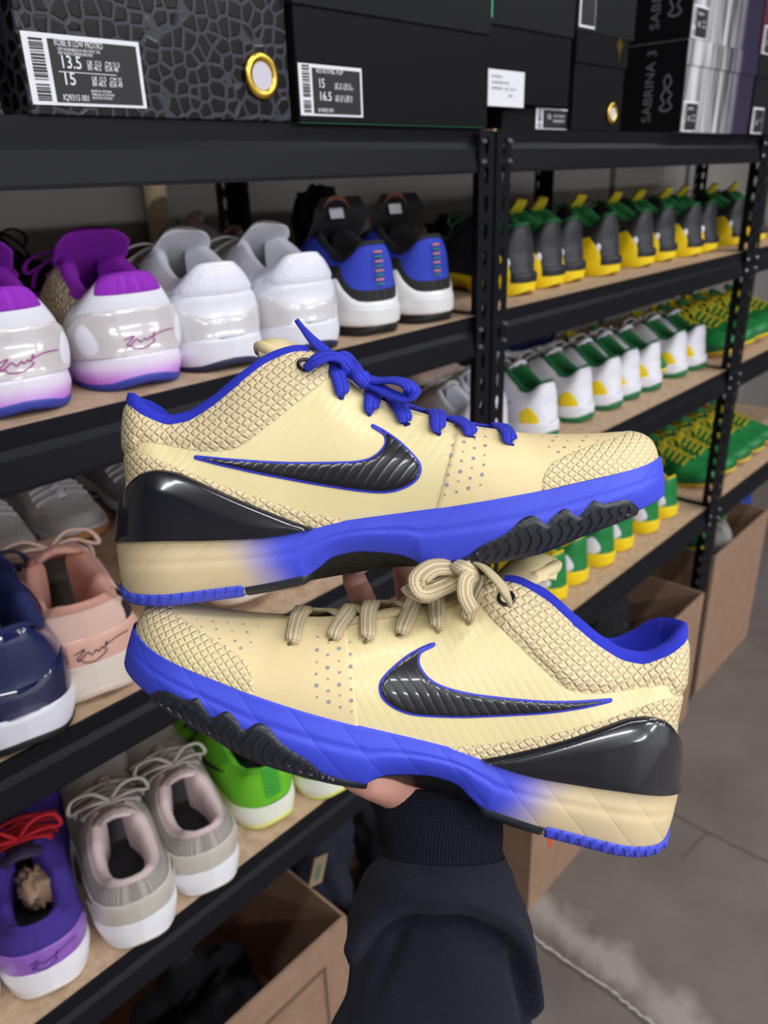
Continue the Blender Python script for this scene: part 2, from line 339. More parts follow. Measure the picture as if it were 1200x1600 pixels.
    def dots(B, name, pts, r, m, side=1, parent=None, lift=.0007):
        V = []; F = []
        for q in pts:
            P, Nn = B.near(q[0], q[1], False, side); t = unit(np.cross(Nn, (0, 0, 1))); u = np.cross(Nn, t); k = len(V)
            V += [P+Nn*lift+(t*math.cos(a)+u*math.sin(a))*(q[2] if len(q) > 2 else r) for a in np.arange(8)*math.pi/4]; F.append(tuple(range(k, k+8)))
        return B.put(name, V, F, m, np.zeros((len(V), 2)), parent, smooth=False)
    def collar(B, m, m_in, xc, band=.004, roll=.006, out=0):
        G = B.S.upper(); x = G[:, 0, 0]; sel = np.where(x <= xc)[0]; step = max(1, len(sel)//70); sel = sel[::-step]
        if sel[-1] != 0: sel = np.append(sel, 0)
        lat = G[sel, -1]; fr = band/np.maximum(np.linalg.norm(G[sel, -1]-G[sel, 0], axis=1), .01); kk = np.clip(((1-fr*1.2)*(B.S.nf-1)).round().astype(int), 0, B.S.nf-2)
        low = G[sel, kk]
        C = np.concatenate([lat, (lat*[1, -1, 1])[::-1][1:]]); Lw = np.concatenate([low, (low*[1, -1, 1])[::-1][1:]])
        T = np.gradient(C, axis=0); T[:, 2] = 0; nrm = np.stack([-T[:, 1], T[:, 0], 0*T[:, 0]], 1); nrm /= np.maximum(np.linalg.norm(nrm, axis=1, keepdims=True), 1e-9)
        cen = np.array([.085, 0, 0]); s = np.sign(((cen-C)*nrm).sum(1)); nrm *= s[:, None]; nrm[len(sel)-1] = [1, 0, 0]
        room = np.minimum(1, np.abs(C[:, 1])/.018); room = np.maximum(room, np.exp(-(C[:, 0]/.03)**2))[:, None]
        up = np.array([0, 0, 1.]); zmv = B.S.zm(C[:, 0]); bot = C+nrm*(roll*.9)*room; bot[:, 2] = zmv+.010
        rows = [Lw-nrm*(.0008+out), C-nrm*(.0016+out)+up*(out*.6-band*.35), C-nrm*(.0004+out*.7)+up*(.0016+out), C+nrm*roll*.45*room+up*(.0018+out), C+nrm*roll*room-up*.003, C+nrm*roll*1.25*room-up*.014, C*.55+bot*.45+nrm*roll*.8*room, bot]
        V = np.stack(rows, 1); n, k, _ = V.shape; uv = np.stack([np.repeat(np.linspace(0, .3, n), k), np.tile(np.linspace(0, .06, k), n)], 1)
        Vw = B.S.warp(V.reshape(-1, 3)); B.put('collar_lining', Vw, grid_faces(n, k, 0, True), m, uv)
        b = B.S.warp(bot); cc = b.mean(0); pts = np.concatenate([b, cc[None]]); F = [(i, (i+1) % n, n) for i in range(n)]
        B.put('insole', pts, F, m_in, np.zeros((len(pts), 2)), smooth=False)
    def sweep(B, name, path, wid, thk, m, up=None, n=10, arch=0, parent=None, dens=6, acc=None, sq=.7):
        P = crom(path, dens) if dens > 1 else np.array(path, float); K = len(P)
        Wd = np.interp(np.linspace(0, 1, K), np.linspace(0, 1, len(np.atleast_1d(wid))), np.atleast_1d(wid)) if np.ndim(wid) else np.full(K, wid)
        Tk = np.interp(np.linspace(0, 1, K), np.linspace(0, 1, len(np.atleast_1d(thk))), np.atleast_1d(thk)) if np.ndim(thk) else np.full(K, thk)
        T = np.gradient(P, axis=0); T /= np.maximum(np.linalg.norm(T, axis=1, keepdims=True), 1e-9)
        if up is None: up = (0, 0, 1)
        upv = np.array(up, float); upv = np.broadcast_to(upv, P.shape) if upv.ndim == 1 else crom(upv, dens) if len(upv) != K else upv
        V = []; F = []; uv = []; L = np.concatenate([[0], np.cumsum(np.linalg.norm(np.diff(P, axis=0), axis=1))])
        for i in range(K):
            s = np.cross(T[i], upv[i]); s = s/max(np.linalg.norm(s), 1e-9); nn = np.cross(s, T[i])
            for j in range(n):
                a = 2*math.pi*j/n; c, d = math.cos(a), math.sin(a); c = math.copysign(abs(c)**sq, c); d = math.copysign(abs(d)**sq, d)
                V.append(P[i]+s*c*Wd[i]/2+nn*(d*Tk[i]/2-arch*c*c*Wd[i])); uv.append((L[i], j*.001))
        for i in range(K-1):
            for j in range(n): F.append((i*n+j, i*n+(j+1) % n, (i+1)*n+(j+1) % n, (i+1)*n+j))
        F += [tuple(range(n-1, -1, -1)), tuple((K-1)*n+j for j in range(n))]
        if acc is not None:
            k = len(acc[0]); acc[0].extend(V); acc[1].extend([tuple(q+k for q in f) for f in F]); acc[2].extend(uv); return None
        return B.put(name, V, F, m, uv, parent)
    def tongue(B, m, tip, wid=(.024, .034, .044, .052, .046, .03), thk=.007, base_x=.245, arch=.22, name='tongue'):
        S = B.S; xs = np.linspace(base_x, .135, 5); path = [S.warp(np.array([[x, 0, S.zt(x)-.001]]))[0] for x in xs]+[np.array(t, float) for t in tip]
        up = [(.5, 0, .85)]*5+[(.75, 0, .6)]*len(tip)
        return B.put_sweep(name, path, wid, thk, m, up, arch)
    def put_sweep(B, name, path, wid, thk, m, up, arch): return B.sweep(name, path, wid, thk, m, up=np.array(up, float), n=16, arch=arch, sq=.8)
    def bars(B, eyes, m, wd=.006, tk=.002, rise=.004, name='laces', bow=True, cross=True, drop=.009):
        acc = ([], [], []); S = B.S; E = []
        for x in eyes:
            z = float(S.zt(x))-drop; E.append([B.near(x, z, side=sd) for sd in (1, -1)])
        def over(i, j):
            (Pa, Na), (Pb, Nb) = E[i][0], E[j][1]; xm = (eyes[i]+eyes[j])/2
            def edge(x, sd): q = S.warp(np.array([[x, float(S.bt(x))*sd, float(S.zt(x))]]))[0]; return q+[0, 0, .0022]
            mid = S.warp(np.array([[xm, 0, float(S.zt(xm))+rise]]))[0]
            ea, eb = edge(eyes[i]*.8+xm*.2, 1), edge(eyes[j]*.8+xm*.2, -1)
            if i != j:
                B.sweep('', [ea-[0, .001, .002], mid-[0, 0, .001], eb-[0, 0, .001], Pb+Nb*.0014+[0, 0, .002], Pb-Nb*.001], wd*.95, tk, m, up=np.array([(0, .3, 1), (0, 0, 1), (0, -.3, 1), Nb, Nb], float), n=8, acc=acc, dens=4); return
            B.sweep('', [Pa-Na*.001, Pa+Na*.0016+[0, 0, .0025], ea, mid, eb, Pb+Nb*.0016+[0, 0, .0025], Pb-Nb*.001], wd, tk, m, up=np.array([Na, Na, (0, .3, 1), (0, 0, 1), (0, -.3, 1), Nb, Nb], float), n=8, acc=acc, dens=4)
        for i in range(len(eyes)):
            over(i, i)
            if cross and i+1 < len(eyes): over(i, i+1)
        if bow:
            x = eyes[0]; c = S.warp(np.array([[x, 0, float(S.zt(x))+rise+.003]]))[0]
            for sd in (1, -1):
                B.sweep('', [c, c+[.012, sd*.018, .010], c+[.02, sd*.04, .002], c+[.012, sd*.045, -.012], c+[.004, sd*.022, .002], c], wd*.8, tk*1.3, m, n=8, acc=acc, dens=4)
                B.sweep('', [c, c+[-.004, sd*.02, .006], c+[.012, sd*.036, -.010], c+[.022, sd*.04, -.03]], wd*.7, tk*1.3, m, n=8, acc=acc, dens=4)
        B.put(name, acc[0], acc[1], m, np.array(acc[2]))
    def place(B, name, loc, rz=0, label=None, cat='shoe', group=None, scale=1, M=None, tilt=0):
        r = empty(name, loc, rz)
        if M is not None: r.matrix_world = M
        else: r.scale = (scale,)*3 if not isinstance(scale, tuple) else scale; r.rotation_euler = (tilt, 0, rz)
        tag(r, label, cat, group); made = []
        for nm, me, par, lab in B.parts:
            o = ob(nm, me, made[par] if par is not None else r)
            if lab: o['label'] = lab
            if nm == 'perforations': o['kind'] = 'stuff'
            made.append(o)
        return r
# ------------------------------------------------------------------ the room
def room_mat(name, c1, c2, sc, rough, bump=.2, spec=.3):
    m = bpy.data.materials.new(name); m.use_nodes = True; nt = m.node_tree; N, Lk = nt.nodes, nt.links; B = N['Principled BSDF']
    tc = N.new('ShaderNodeTexCoord'); a = N.new('ShaderNodeTexNoise'); a.inputs['Scale'].default_value = sc; a.inputs['Detail'].default_value = 8; a.inputs['Roughness'].default_value = .62; Lk.new(tc.outputs['Object'], a.inputs[0])
    r = N.new('ShaderNodeValToRGB'); r.color_ramp.elements[0].position = .32; r.color_ramp.elements[1].position = .7; r.color_ramp.elements[0].color = lin(c1); r.color_ramp.elements[1].color = lin(c2); Lk.new(a.outputs[0], r.inputs[0])
    Lk.new(r.outputs[0], B.inputs['Base Color']); B.inputs['Roughness'].default_value = rough; B.inputs['Specular IOR Level'].default_value = spec
    b = N.new('ShaderNodeBump'); b.inputs['Strength'].default_value = bump; b.inputs['Distance'].default_value = .002; n2 = N.new('ShaderNodeTexNoise'); n2.inputs['Scale'].default_value = sc*30; Lk.new(tc.outputs['Object'], n2.inputs[0]); Lk.new(n2.outputs[0], b.inputs['Height']); Lk.new(b.outputs[0], B.inputs['Normal'])
    return m
m_floor = room_mat('concrete_floor', (98, 89, 83), (122, 113, 107), 2.6, .5)
m_wall = room_mat('painted_wall', (112, 108, 104), (132, 128, 124), 1.5, .8, .1)
m_ceil = room_mat('ceiling_paint', (214, 214, 214), (226, 226, 226), 1, .9, .1)
X0, X1, Y0, Y1 = -4.0, 8.5, -6.4, 1.46
def struct(name, a, b, m): o = MB().box(a, b).ob(name, m); tag(o, kind='structure'); return o
floor = struct('floor', (X0, Y0, -.1), (X1, Y1, 0), m_floor); struct('ceiling', (X0, Y0, CEIL), (X1, Y1, CEIL+.1), m_ceil)
wall = struct('wall_back', (X0, Y1, 0), (X1, Y1+.1, CEIL), m_wall); struct('wall_front', (X0, Y0-.1, 0), (X1, Y0, CEIL), m_ceil)
struct('wall_left', (X0-.1, Y0-.1, 0), (X0, Y1+.1, CEIL), m_wall); struct('wall_right', (X1, Y0-.1, 0), (X1+.1, Y1+.1, CEIL), m_wall)
m_joint = mat('wall_joint', (70, 66, 64), .8); m_tan = mat('tan_pipe', (196, 178, 140), .6)
for x in (2.78, 3.42, 4.4): MB().box((x, Y1-.006, 0), (x+.03, Y1, CEIL)).ob('joint_strip', m_joint, wall)
cxp = onY(240, 300, 1.44)[0]; o = MB().cyl((cxp, 1.435, 0), (0, 0, 1), .022, CEIL, 16).ob('conduit_pipe', m_tan, None, True); tag(o, 'tan vertical pipe running up the grey wall behind the shelf of purple shoes', 'pipe')
# floor cracks and pale spill
nt = m_floor.node_tree; N_, L_ = nt.nodes, nt.links; A_, B_ = onZ(815, 1425, 0), onZ(1040, 1600, 0); d_ = unit(B_-A_); n_ = np.array([-d_[1], d_[0], 0])
tc = N_.new('ShaderNodeTexCoord'); vs1 = N_.new('ShaderNodeVectorMath'); vs1.operation = 'SUBTRACT'; vs1.inputs[1].default_value = A_+n_*.035; L_.new(tc.outputs['Object'], vs1.inputs[0])
dn = N_.new('ShaderNodeVectorMath'); dn.operation = 'DOT_PRODUCT'; dn.inputs[1].default_value = n_; L_.new(vs1.outputs[0], dn.inputs[0]); ab = N_.new('ShaderNodeMath'); ab.operation = 'ABSOLUTE'; L_.new(dn.outputs['Value'], ab.inputs[0])
nz = N_.new('ShaderNodeTexNoise'); nz.inputs['Scale'].default_value = 14; nz.inputs['Detail'].default_value = 8; L_.new(tc.outputs['Object'], nz.inputs[0]); ma = N_.new('ShaderNodeMath'); ma.operation = 'MULTIPLY_ADD'; L_.new(nz.outputs[0], ma.inputs[0]); ma.inputs[1].default_value = -.16; L_.new(ab.outputs[0], ma.inputs[2])
mr_ = N_.new('ShaderNodeMapRange'); mr_.inputs['From Min'].default_value = -.02; mr_.inputs['From Max'].default_value = -.075; mr_.inputs['To Max'].default_value = .55; L_.new(ma.outputs[0], mr_.inputs[0])
mx_ = N_.new('ShaderNodeMix'); mx_.data_type = 'RGBA'; L_.new(mr_.outputs[0], mx_.inputs[0]); mx_.inputs[7].default_value = lin((178, 168, 160)); bsd = N_['Principled BSDF']; src = bsd.inputs['Base Color'].links[0].from_socket; L_.new(src, mx_.inputs[6]); L_.new(mx_.outputs[2], bsd.inputs['Base Color'])
def flat_poly(name, pts, wd, z, m, jit):
    P = crom(pts, 10); V = []; F = []
    for i in range(len(P)):
        t = unit(P[min(i+1, len(P)-1)]-P[max(i-1, 0)]); n = np.array([-t[1], t[0], 0]); q = P[i]+n*rng.normal(0, jit); k = wd*(.5+rng.random()*.7)
        V += [q+n*k/2+[0, 0, z], q-n*k/2+[0, 0, z]]
    F = [(2*i, 2*i+1, 2*i+3, 2*i+2) for i in range(len(P)-1)]; return ob(name, mesh(name, V, F, m, smooth=False), floor)
m_crack = mat('crack_dark', (84, 76, 70), .9); m_spill = room_mat('pale_dust', (150, 142, 136), (186, 180, 174), 9, .8)
flat_poly('crack', [onZ(*p, 0) for p in [(1035, 1262), (1060, 1275), (1100, 1298), (1125, 1310), (1160, 1328), (1230, 1362)]], .007, .0012, m_crack, .002)
flat_poly('crack', [onZ(*p, 0) for p in [(1105, 1300), (1085, 1322), (1068, 1340)]], .004, .0013, m_crack, .002)
flat_poly('crack', [onZ(*p, 0) for p in [(820, 1450), (852, 1478), (900, 1512), (960, 1553), (1010, 1592), (1060, 1630)]], .006, .0016, mat('crack_pale', (176, 170, 164), .9), .002)
flat_poly('crack', [onZ(*p, 0) for p in [(820, 1455), (852, 1484), (900, 1518), (960, 1559), (1010, 1599), (1060, 1640)]], .006, .0014, m_crack, .002)
# ceiling lamps, the farthest row added for its light
m_lampb = mat('white_lamp_housing', (225, 225, 225), .5); m_tube = bpy.data.materials.new('lit_diffuser'); m_tube.use_nodes = True
m_tube.node_tree.nodes['Principled BSDF'].inputs['Emission Color'].default_value = (.95, .97, 1, 1); m_tube.node_tree.nodes['Principled BSDF'].inputs['Emission Strength'].default_value = 3
for lx, ly, le in LAMPS:
    r = empty('ceiling_lamp', (lx, ly, CEIL)); tag(r, 'long white ceiling lamp, out of view', 'lamp', 'ceiling lamps over the aisle')
    MB().box((-.66, -.11, -.05), (.66, .11, 0)).ob('housing', m_lampb, r); MB().box((-.62, -.08, -.075), (.62, .08, -.05)).ob('diffuser', m_tube, r)

# ------------------------------------------------------------------ shelving racks
YF, YB = .72, 1.33
m_steel = mat('black_powder_steel', (17, 18, 25), .42, spec=.16); m_board = room_mat('particle_board', (176, 146, 118), (206, 178, 150), 60, .75, .3)
m_bolt = mat('zinc_bolt', (190, 190, 198), .3, metal=1)
def post_mesh(x, y, sx, sy, h):
    """angle iron with keyhole slots: flanges along X and along Y, corner at (x, y)"""
    W = .036; pitch = .038; V = []; F = []
    def flange(f):
        n = int(h/pitch)
        for i in range(n):
            z0, z1 = i*pitch, (i+1)*pitch; zc = (z0+z1)/2
            out = [(0, z0), (W/2, z0), (W, z0), (W, zc), (W, z1), (W/2, z1), (0, z1), (0, zc)]
            hx, hz = .0052, .0105; inn = [(W/2-hx*.5, zc-hz), (W/2, zc-hz*1.15), (W/2+hx*.5, zc-hz), (W/2+hx, zc+hz*.3), (W/2+hx*.6, zc+hz), (W/2, zc+hz*1.1), (W/2-hx*.6, zc+hz), (W/2-hx, zc+hz*.3)]
            k = len(V); V.extend(f(*p) for p in out); V.extend(f(*p) for p in inn)
            F.extend((k+j, k+(j+1) % 8, k+8+(j+1) % 8, k+8+j) for j in range(8))
    flange(lambda u, z: (x+sx*u, y, z)); flange(lambda u, z: (x, y+sy*u, z))
    return V, F
m_post = m_steel
def rack(xa, xb, levels, label):
    r = empty('shelving_rack', (0, 0, 0)); tag(r, label, 'rack', 'black steel racks standing side by side'); top = max(levels)-.003
    for x, sx in ((xa, 1), (xb, -1)):
        for y, sy in ((YF-.004, 1), (YB+.004, -1)):
            V, F = post_mesh(x, y, sx, sy, 1.646); o = ob('post', mesh('post', V, F, m_post, smooth=False), r)
            md = o.modifiers.new('thickness', 'SOLIDIFY'); md.thickness = .002; md.offset = 0
    for z in levels:
        t = z+.0005; bo = z-.058
        prof = [(YF+.006, t), (YF+.006, t-.019), (YF+.001, t-.027), (YF-.003, bo+.004), (YF-.003, bo), (YF+.034, bo), (YF+.034, bo+.003), (YF+.010, bo+.003), (YF+.010, t)]
        MB().extrude(prof, xa+.020, xb-.020).ob('beam', m_steel, r)
        MB().extrude([(YB+YF-p[0], p[1]) for p in prof][::-1], xa+.004, xb-.004).ob('beam', m_steel, r)
        for x, s in ((xa, 1), (xb, -1)): MB().box((min(x+s*.003, x+s*.013), YF+.012, bo+.010), (max(x+s*.003, x+s*.013), YB-.012, t-.003)).ob('side_rail', m_steel, r)
        MB().box((xa+.014, YF+.011, z-.013), (xb-.014, YB-.011, z)).ob('shelf_board', m_board, r)
        for x, s in ((xa, 1), (xb, -1)):
            for dz in (.017, .043): MB().cyl((x+s*.029, YF-.0065, z-dz), (0, -1, 0), .0042, .004, 10, .0028).ob('bolt', m_bolt, r)
ZA, ZB, ZC, ZC2, ZD = 1.638, 1.378, 1.043, 1.080, .684
rack(-.10, 1.013, [ZA, ZB, ZC, ZD], 'black slotted steel rack with purple and white shoes and a patterned box on top')
rack(1.019, 2.128, [ZA, ZB, ZC2, ZD], 'black slotted steel rack with the row of black and yellow shoes')
rack(2.134, 3.245, [ZA, ZB, ZC2, ZD], 'black slotted steel rack beyond the row of black and yellow shoes')
# ------------------------------------------------------------------ boxes on the top shelf
FONT_CACHE = {}
def lettering(s, size, m, parent, loc, rot=(math.pi/2, 0, 0), name='lettering', bold=0, align='LEFT', wide=1, width=None):
    c = bpy.data.curves.new(name, 'FONT'); c.body = s; c.size = size; c.offset = bold; c.align_x = align; c.resolution_u = 3
    t = bpy.data.objects.new(name, c); me = bpy.data.meshes.new_from_object(t); me.name = name; me.materials.clear(); me.materials.append(m); bpy.data.objects.remove(t)
    if width: wide = width/max(v.co.x for v in me.vertices)
    o = ob(name, me, parent); o.location = [float(q) for q in loc]; o.rotation_euler = rot; o.scale = (wide, 1, 1); return o
m_white = mat('white_print', (232, 232, 238), .6); m_ink = mat('black_print', (24, 25, 28), .55); m_box = mat('black_card', (19, 19, 22), .5, spec=.1)
m_box2 = mat('charcoal_card', (29, 30, 33), .55, spec=.1); m_greenc = mat('green_card', (30, 110, 70), .6); m_gold = mat('gold_metal', (224, 186, 80), .25, metal=1); m_grey = mat('grey_print', (110, 110, 116), .6)
def croc():
    m = mat('embossed_reptile_card', (20, 20, 25), .3, coat=.12, coatr=.12, spec=.2); nt = m.node_tree; N, Lk = nt.nodes, nt.links; B = N['Principled BSDF']
    tc = N.new('ShaderNodeTexCoord'); sp = N.new('ShaderNodeSeparateXYZ'); Lk.new(tc.outputs['Object'], sp.inputs[0])
    nz = N.new('ShaderNodeTexNoise'); nz.inputs['Scale'].default_value = 9; Lk.new(tc.outputs['Object'], nz.inputs[0])
    va = N.new('ShaderNodeVectorMath'); va.operation = 'MULTIPLY_ADD'; Lk.new(nz.outputs[1], va.inputs[0]); va.inputs[1].default_value = (.014, .014, .014); Lk.new(tc.outputs['Object'], va.inputs[2])
    v = N.new('ShaderNodeTexVoronoi'); v.feature = 'DISTANCE_TO_EDGE'; v.inputs['Scale'].default_value = 70; v.inputs['Randomness'].default_value = .7; Lk.new(va.outputs[0], v.inputs['Vector'])
    mr = N.new('ShaderNodeMapRange'); mr.interpolation_type = 'SMOOTHSTEP'; mr.inputs['From Min'].default_value = .07; mr.inputs['From Max'].default_value = .17; Lk.new(v.outputs['Distance'], mr.inputs[0])
    mx = N.new('ShaderNodeMix'); mx.data_type = 'RGBA'; Lk.new(mr.outputs[0], mx.inputs[0]); mx.inputs[6].default_value = lin((58, 58, 66)); mx.inputs[7].default_value = lin((13, 13, 17)); Lk.new(mx.outputs[2], B.inputs['Base Color'])
    b = N.new('ShaderNodeBump'); b.inputs['Strength'].default_value = .5; b.inputs['Distance'].default_value = .002; Lk.new(mr.outputs[0], b.inputs['Height']); Lk.new(b.outputs[0], B.inputs['Normal']); Lk.new(b.outputs[0], B.inputs['Coat Normal'])
    return m
m_croc = croc()
def streak():
    m = mat('silver_streak_print', (180, 180, 185), .3, coat=.4); nt = m.node_tree; N, Lk = nt.nodes, nt.links; B = N['Principled BSDF']
    tc = N.new('ShaderNodeTexCoord'); mp = N.new('ShaderNodeMapping'); mp.inputs['Scale'].default_value = (34, 0, 2.2); Lk.new(tc.outputs['Object'], mp.inputs[0]); nz = N.new('ShaderNodeTexNoise'); nz.inputs['Scale'].default_value = 1; nz.inputs['Detail'].default_value = 3; Lk.new(mp.outputs[0], nz.inputs[0])
    r = N.new('ShaderNodeValToRGB'); e = r.color_ramp.elements; e[0].position = .36; e[0].color = lin((52, 52, 56)); e[1].position = .62; e[1].color = lin((225, 225, 228)); Lk.new(nz.outputs[0], r.inputs[0])
    sp = N.new('ShaderNodeSeparateXYZ'); Lk.new(tc.outputs['Object'], sp.inputs[0]); mr = N.new('ShaderNodeMapRange'); mr.inputs['From Min'].default_value = .19; mr.inputs['From Max'].default_value = .27; Lk.new(sp.outputs[0], mr.inputs[0])
    mx = N.new('ShaderNodeMix'); mx.data_type = 'RGBA'; Lk.new(mr.outputs[0], mx.inputs[0]); Lk.new(r.outputs[0], mx.inputs[6]); mx.inputs[7].default_value = lin((48, 40, 68)); Lk.new(mx.outputs[2], B.inputs['Base Color']); return m
m_streak = streak()
def shoe_box(x0, x1, y0, dep, z0, h, label, mb, ml=None, lidh=0, side=None, under=None, edge=None):
    """body with a lid of its own; local origin at the front left bottom corner"""
    r = empty('shoe_box', (x0, y0, z0)); tag(r, label, 'box', 'shoe boxes on the top shelf'); w = x1-x0; k = .0025 if lidh else 0
    b = MB().box((k, k, 0), (w-k, dep-k, h-(.002 if lidh else 0)), .0012).ob('body', mb, r)
    if lidh: MB().box((0, 0, h-lidh), (w, dep, h), .0012).ob('lid', ml or mb, r)
    if side: MB().box((-.0006, .002, .001), (k, dep-.002, h-.001)).ob('side_panel', side, r)
    if under: MB().box((.004, .004, -.0008), (w-.004, dep-.004, 0)).ob('base_sheet', under, r)
    return r
def tagplate(box, x, z, w, h, y=0, lines=(), bars=True, dark=True, shear=0):
    """white sticker with a dark panel, a barcode and lines of print: (text, x, z, size)"""
    p = MB().box((x, y-.0011, z), (x+w, y-.0003, z+h)).ob('sticker', m_white, box)
    xb = x+w*.2 if bars else x+.004
    if dark: MB().box((xb, y-.0016, z+h*.045), (x+w*.965, y-.0011, z+h*.93)).ob('print_panel', m_ink, p)
    if bars:
        m = MB()
        zz = z+h*.06
        while zz < z+h*.94:
            t = rng.choice([.0006, .001, .0016])
            if zz < z+h*.28 or zz > z+h*.33: m.box((x+w*.05, y-.0016, zz), (x+w*.16, y-.0011, zz+t))
            zz += t+rng.choice([.0006, .001, .0013])
        tag(m.ob('barcode', m_ink, p), kind='stuff')
    for s, lx, lx2, lz, sz in lines: lettering(s, sz, m_white if dark else m_grey, p, (x+lx*w, y-.0019, z+lz*h), bold=.00012 if sz > .01 else .00003, width=(lx2-lx)*w)
    return p
zt_ = 1.6385
ba = shoe_box(.03, .330, .735, .36, zt_, .150, 'black reptile-embossed shoe box at the end of the top shelf, half out of view', m_croc)
bb = shoe_box(.347, .640, .722, .38, zt_, .150, 'black reptile-embossed shoe box with gold grommet and white size sticker', m_croc)
def lx(px, py, Y, b): q = onY(px, py, Y); return float(q[0]-b.location.x), float(q[2]-b.location.z)
a0 = lx(52, 163, .721, bb); a1 = lx(216, 66, .721, bb); W_, H_ = a1[0]-a0[0], a1[1]-a0[1]
pl = tagplate(bb, a0[0], a0[1], W_, H_, lines=[('KOBE III LOW PROTRO', .25, .66, .84, .0072), ('OFF NOIR/MEDIUM ASH-VOLT ICE', .27, .63, .775, .0034), ('OFF NOIR/CENDRE MOYEN', .27, .56, .72, .0034), ('13.5', .27, .45, .535, .0138), ('UK 12.5   CM 31.5', .50, .79, .60, .0054), ('BR 46.5   EUR 48', .50, .77, .53, .0054),
    ('15', .27, .38, .30, .0138), ('UK 12.5   CM 32', .52, .79, .375, .0054), ('BR 48.5   EUR 49', .52, .79, .30, .0054), ('IQ9315 001', .25, .47, .075, .0068), ('MADE IN VIETNAM', .50, .68, .21, .0028), ('FABRIQUE AU VIETNAM', .50, .70, .16, .0028), ('HECHO EN VIETNAM', .50, .68, .11, .0028)])
MB().box((a0[0]+W_*.25, -.0019, a0[1]+H_*.475), (a0[0]+W_*.75, -.0016, a0[1]+H_*.485)).ob('rule_line', m_white, pl)
def ring(parent, c, R, r, m, n=28, k=10):
    V = []; F = []
    for i in range(n):
        a = 2*math.pi*i/n
        for j in range(k): b = 2*math.pi*j/k; q = R+r*math.cos(b); V.append((c[0]+q*math.cos(a), c[1]-r*.7*math.sin(b), c[2]+q*math.sin(a)))
    for i in range(n):
        for j in range(k): F.append((i*k+j, ((i+1) % n)*k+j, ((i+1) % n)*k+(j+1) % k, i*k+(j+1) % k))
    g = ob('grommet', mesh('grommet', V, F, m), parent)
    MB().cyl((c[0], c[1]+.0002, c[2]), (0, -1, 0), R-r*.6, .0012, 24).ob('grommet_hole', mat('tissue_inside', (206, 204, 216), .8), g); return g
g = lx(407, 119, .721, bb); ring(bb, (g[0], -.003, g[1]), .0175, .0048, m_gold)
bc = shoe_box(.642, .996, .712, .36, zt_, .165, 'black shoe box with green base and black lid beside the reptile-embossed box', m_box, m_box2, .055, under=m_greenc)
a0 = lx(472, 180, .712, bc); a1 = lx(566, 107, .712, bc); W_, H_ = a1[0]-a0[0], a1[1]-a0[1]
tagplate(bc, a0[0], a0[1], W_, H_, y=.0025, lines=[('KD18 EYBL FLIP', .26, .68, .84, .006), ('15', .28, .38, .56, .0125), ('16.5', .28, .48, .31, .0125), ('UK 14  CM 33', .54, .80, .61, .0045), ('BR 48  EUR 49.5', .54, .84, .54, .0045), ('UK 15.5  CM 34', .54, .82, .37, .0045), ('BR 50  EUR 51', .54, .82, .30, .0045), ('IH3402 001', .26, .50, .08, .0055)])
be = shoe_box(1.06, 1.225, .735, .34, zt_, .031, 'flat black box with white size sticker under the white-stickered box', m_box)
a0 = lx(836, 204, .735, be); a1 = lx(889, 172, .735, be); tagplate(be, a0[0], .001, a1[0]-a0[0], .029, lines=[('15', .3, .42, .5, .010), ('UK 14 CM 33', .5, .85, .6, .005), ('BR 48 EUR 49', .5, .85, .35, .005)])
bd = shoe_box(1.003, 1.226, .722, .36, zt_+.032, .150, 'black shoe box with plain white paper sticker and green-edged lid', m_box, m_box2, .056)
MB().box((.001, -.0016, .101), (.006, -.0001, .149)).ob('green_edge', mat('mint_print', (80, 190, 140), .6), bd)
a0 = lx(762, 165, .722, bd); a1 = lx(820, 113, .722, bd); tagplate(bd, max(a0[0], .003), a0[1], a1[0]-a0[0], a1[1]-a0[1], y=.0025, bars=False, dark=False, lines=[('NTHPLOS', .08, .36, .78, .0045), ('17AR BDYC53', .08, .56, .62, .0045), ('OR7001 121 15 0', .08, .74, .46, .0045), ('651', .55, .66, .28, .0045)])
bf = shoe_box(1.236, 1.404, .722, .38, zt_, .137, 'black shoe box with gold emblem on the lid and gold grommet', m_box, m_box, .042)
g = lx(957, 177, .722, bf); ring(bf, (g[0], .0005, g[1]), .013, .0042, m_gold, 22, 8)
e = lx(967, 80, .722, bf); s = .0021
V = [(0, 0), (-1.2, 9), (-5, 14), (-3.2, 17), (-1.2, 14.5), (-1.6, 17.5), (0, 19), (1.6, 17.5), (1.2, 14.5), (3.2, 17), (5, 14), (1.2, 9)]
m = MB(); m.extrude([(e[0]+x*s, e[1]+(z-10)*s) for x, z in V], -.0012, -.0002, axis=1); m.ob('emblem', m_gold, bf)
bg = shoe_box(1.236, 1.425, .724, .36, zt_+.1375, .14, 'charcoal shoe box with outlined sticker on top of the gold emblem box', m_box2)
tagplate(bg, .004, .006, .048, .075, lines=[], bars=False, dark=True)
def logo(parent, x, y, z, s, rot):
    """small cat-and-star outline emblem printed on the box side"""
    P = crom([(0, 0), (.6, .8), (.2, 1.6), (.9, 2.3), (.4, 3.2), (1, 4.2), (1.5, 3.4), (1.2, 2.4), (1.7, 1.4), (1.2, .5), (1.8, -.2), (.8, -.5)], 4, True)*s; V = []; F = []; n = len(P)
    for i in range(n):
        t = unit(P[(i+1) % n]-P[i-1]); q = np.array([-t[1], t[0]])*s*.13; V += [(0, y+P[i][0]+q[0], z+P[i][1]+q[1]), (0, y+P[i][0]-q[0], z+P[i][1]-q[1])]
    F = [(2*i, 2*i+1, (2*i+3) % (2*n), (2*i+2) % (2*n)) for i in range(n)]; o = ob('emblem', mesh('emblem', V, F, m_grey, smooth=False), parent); o.location.x = x
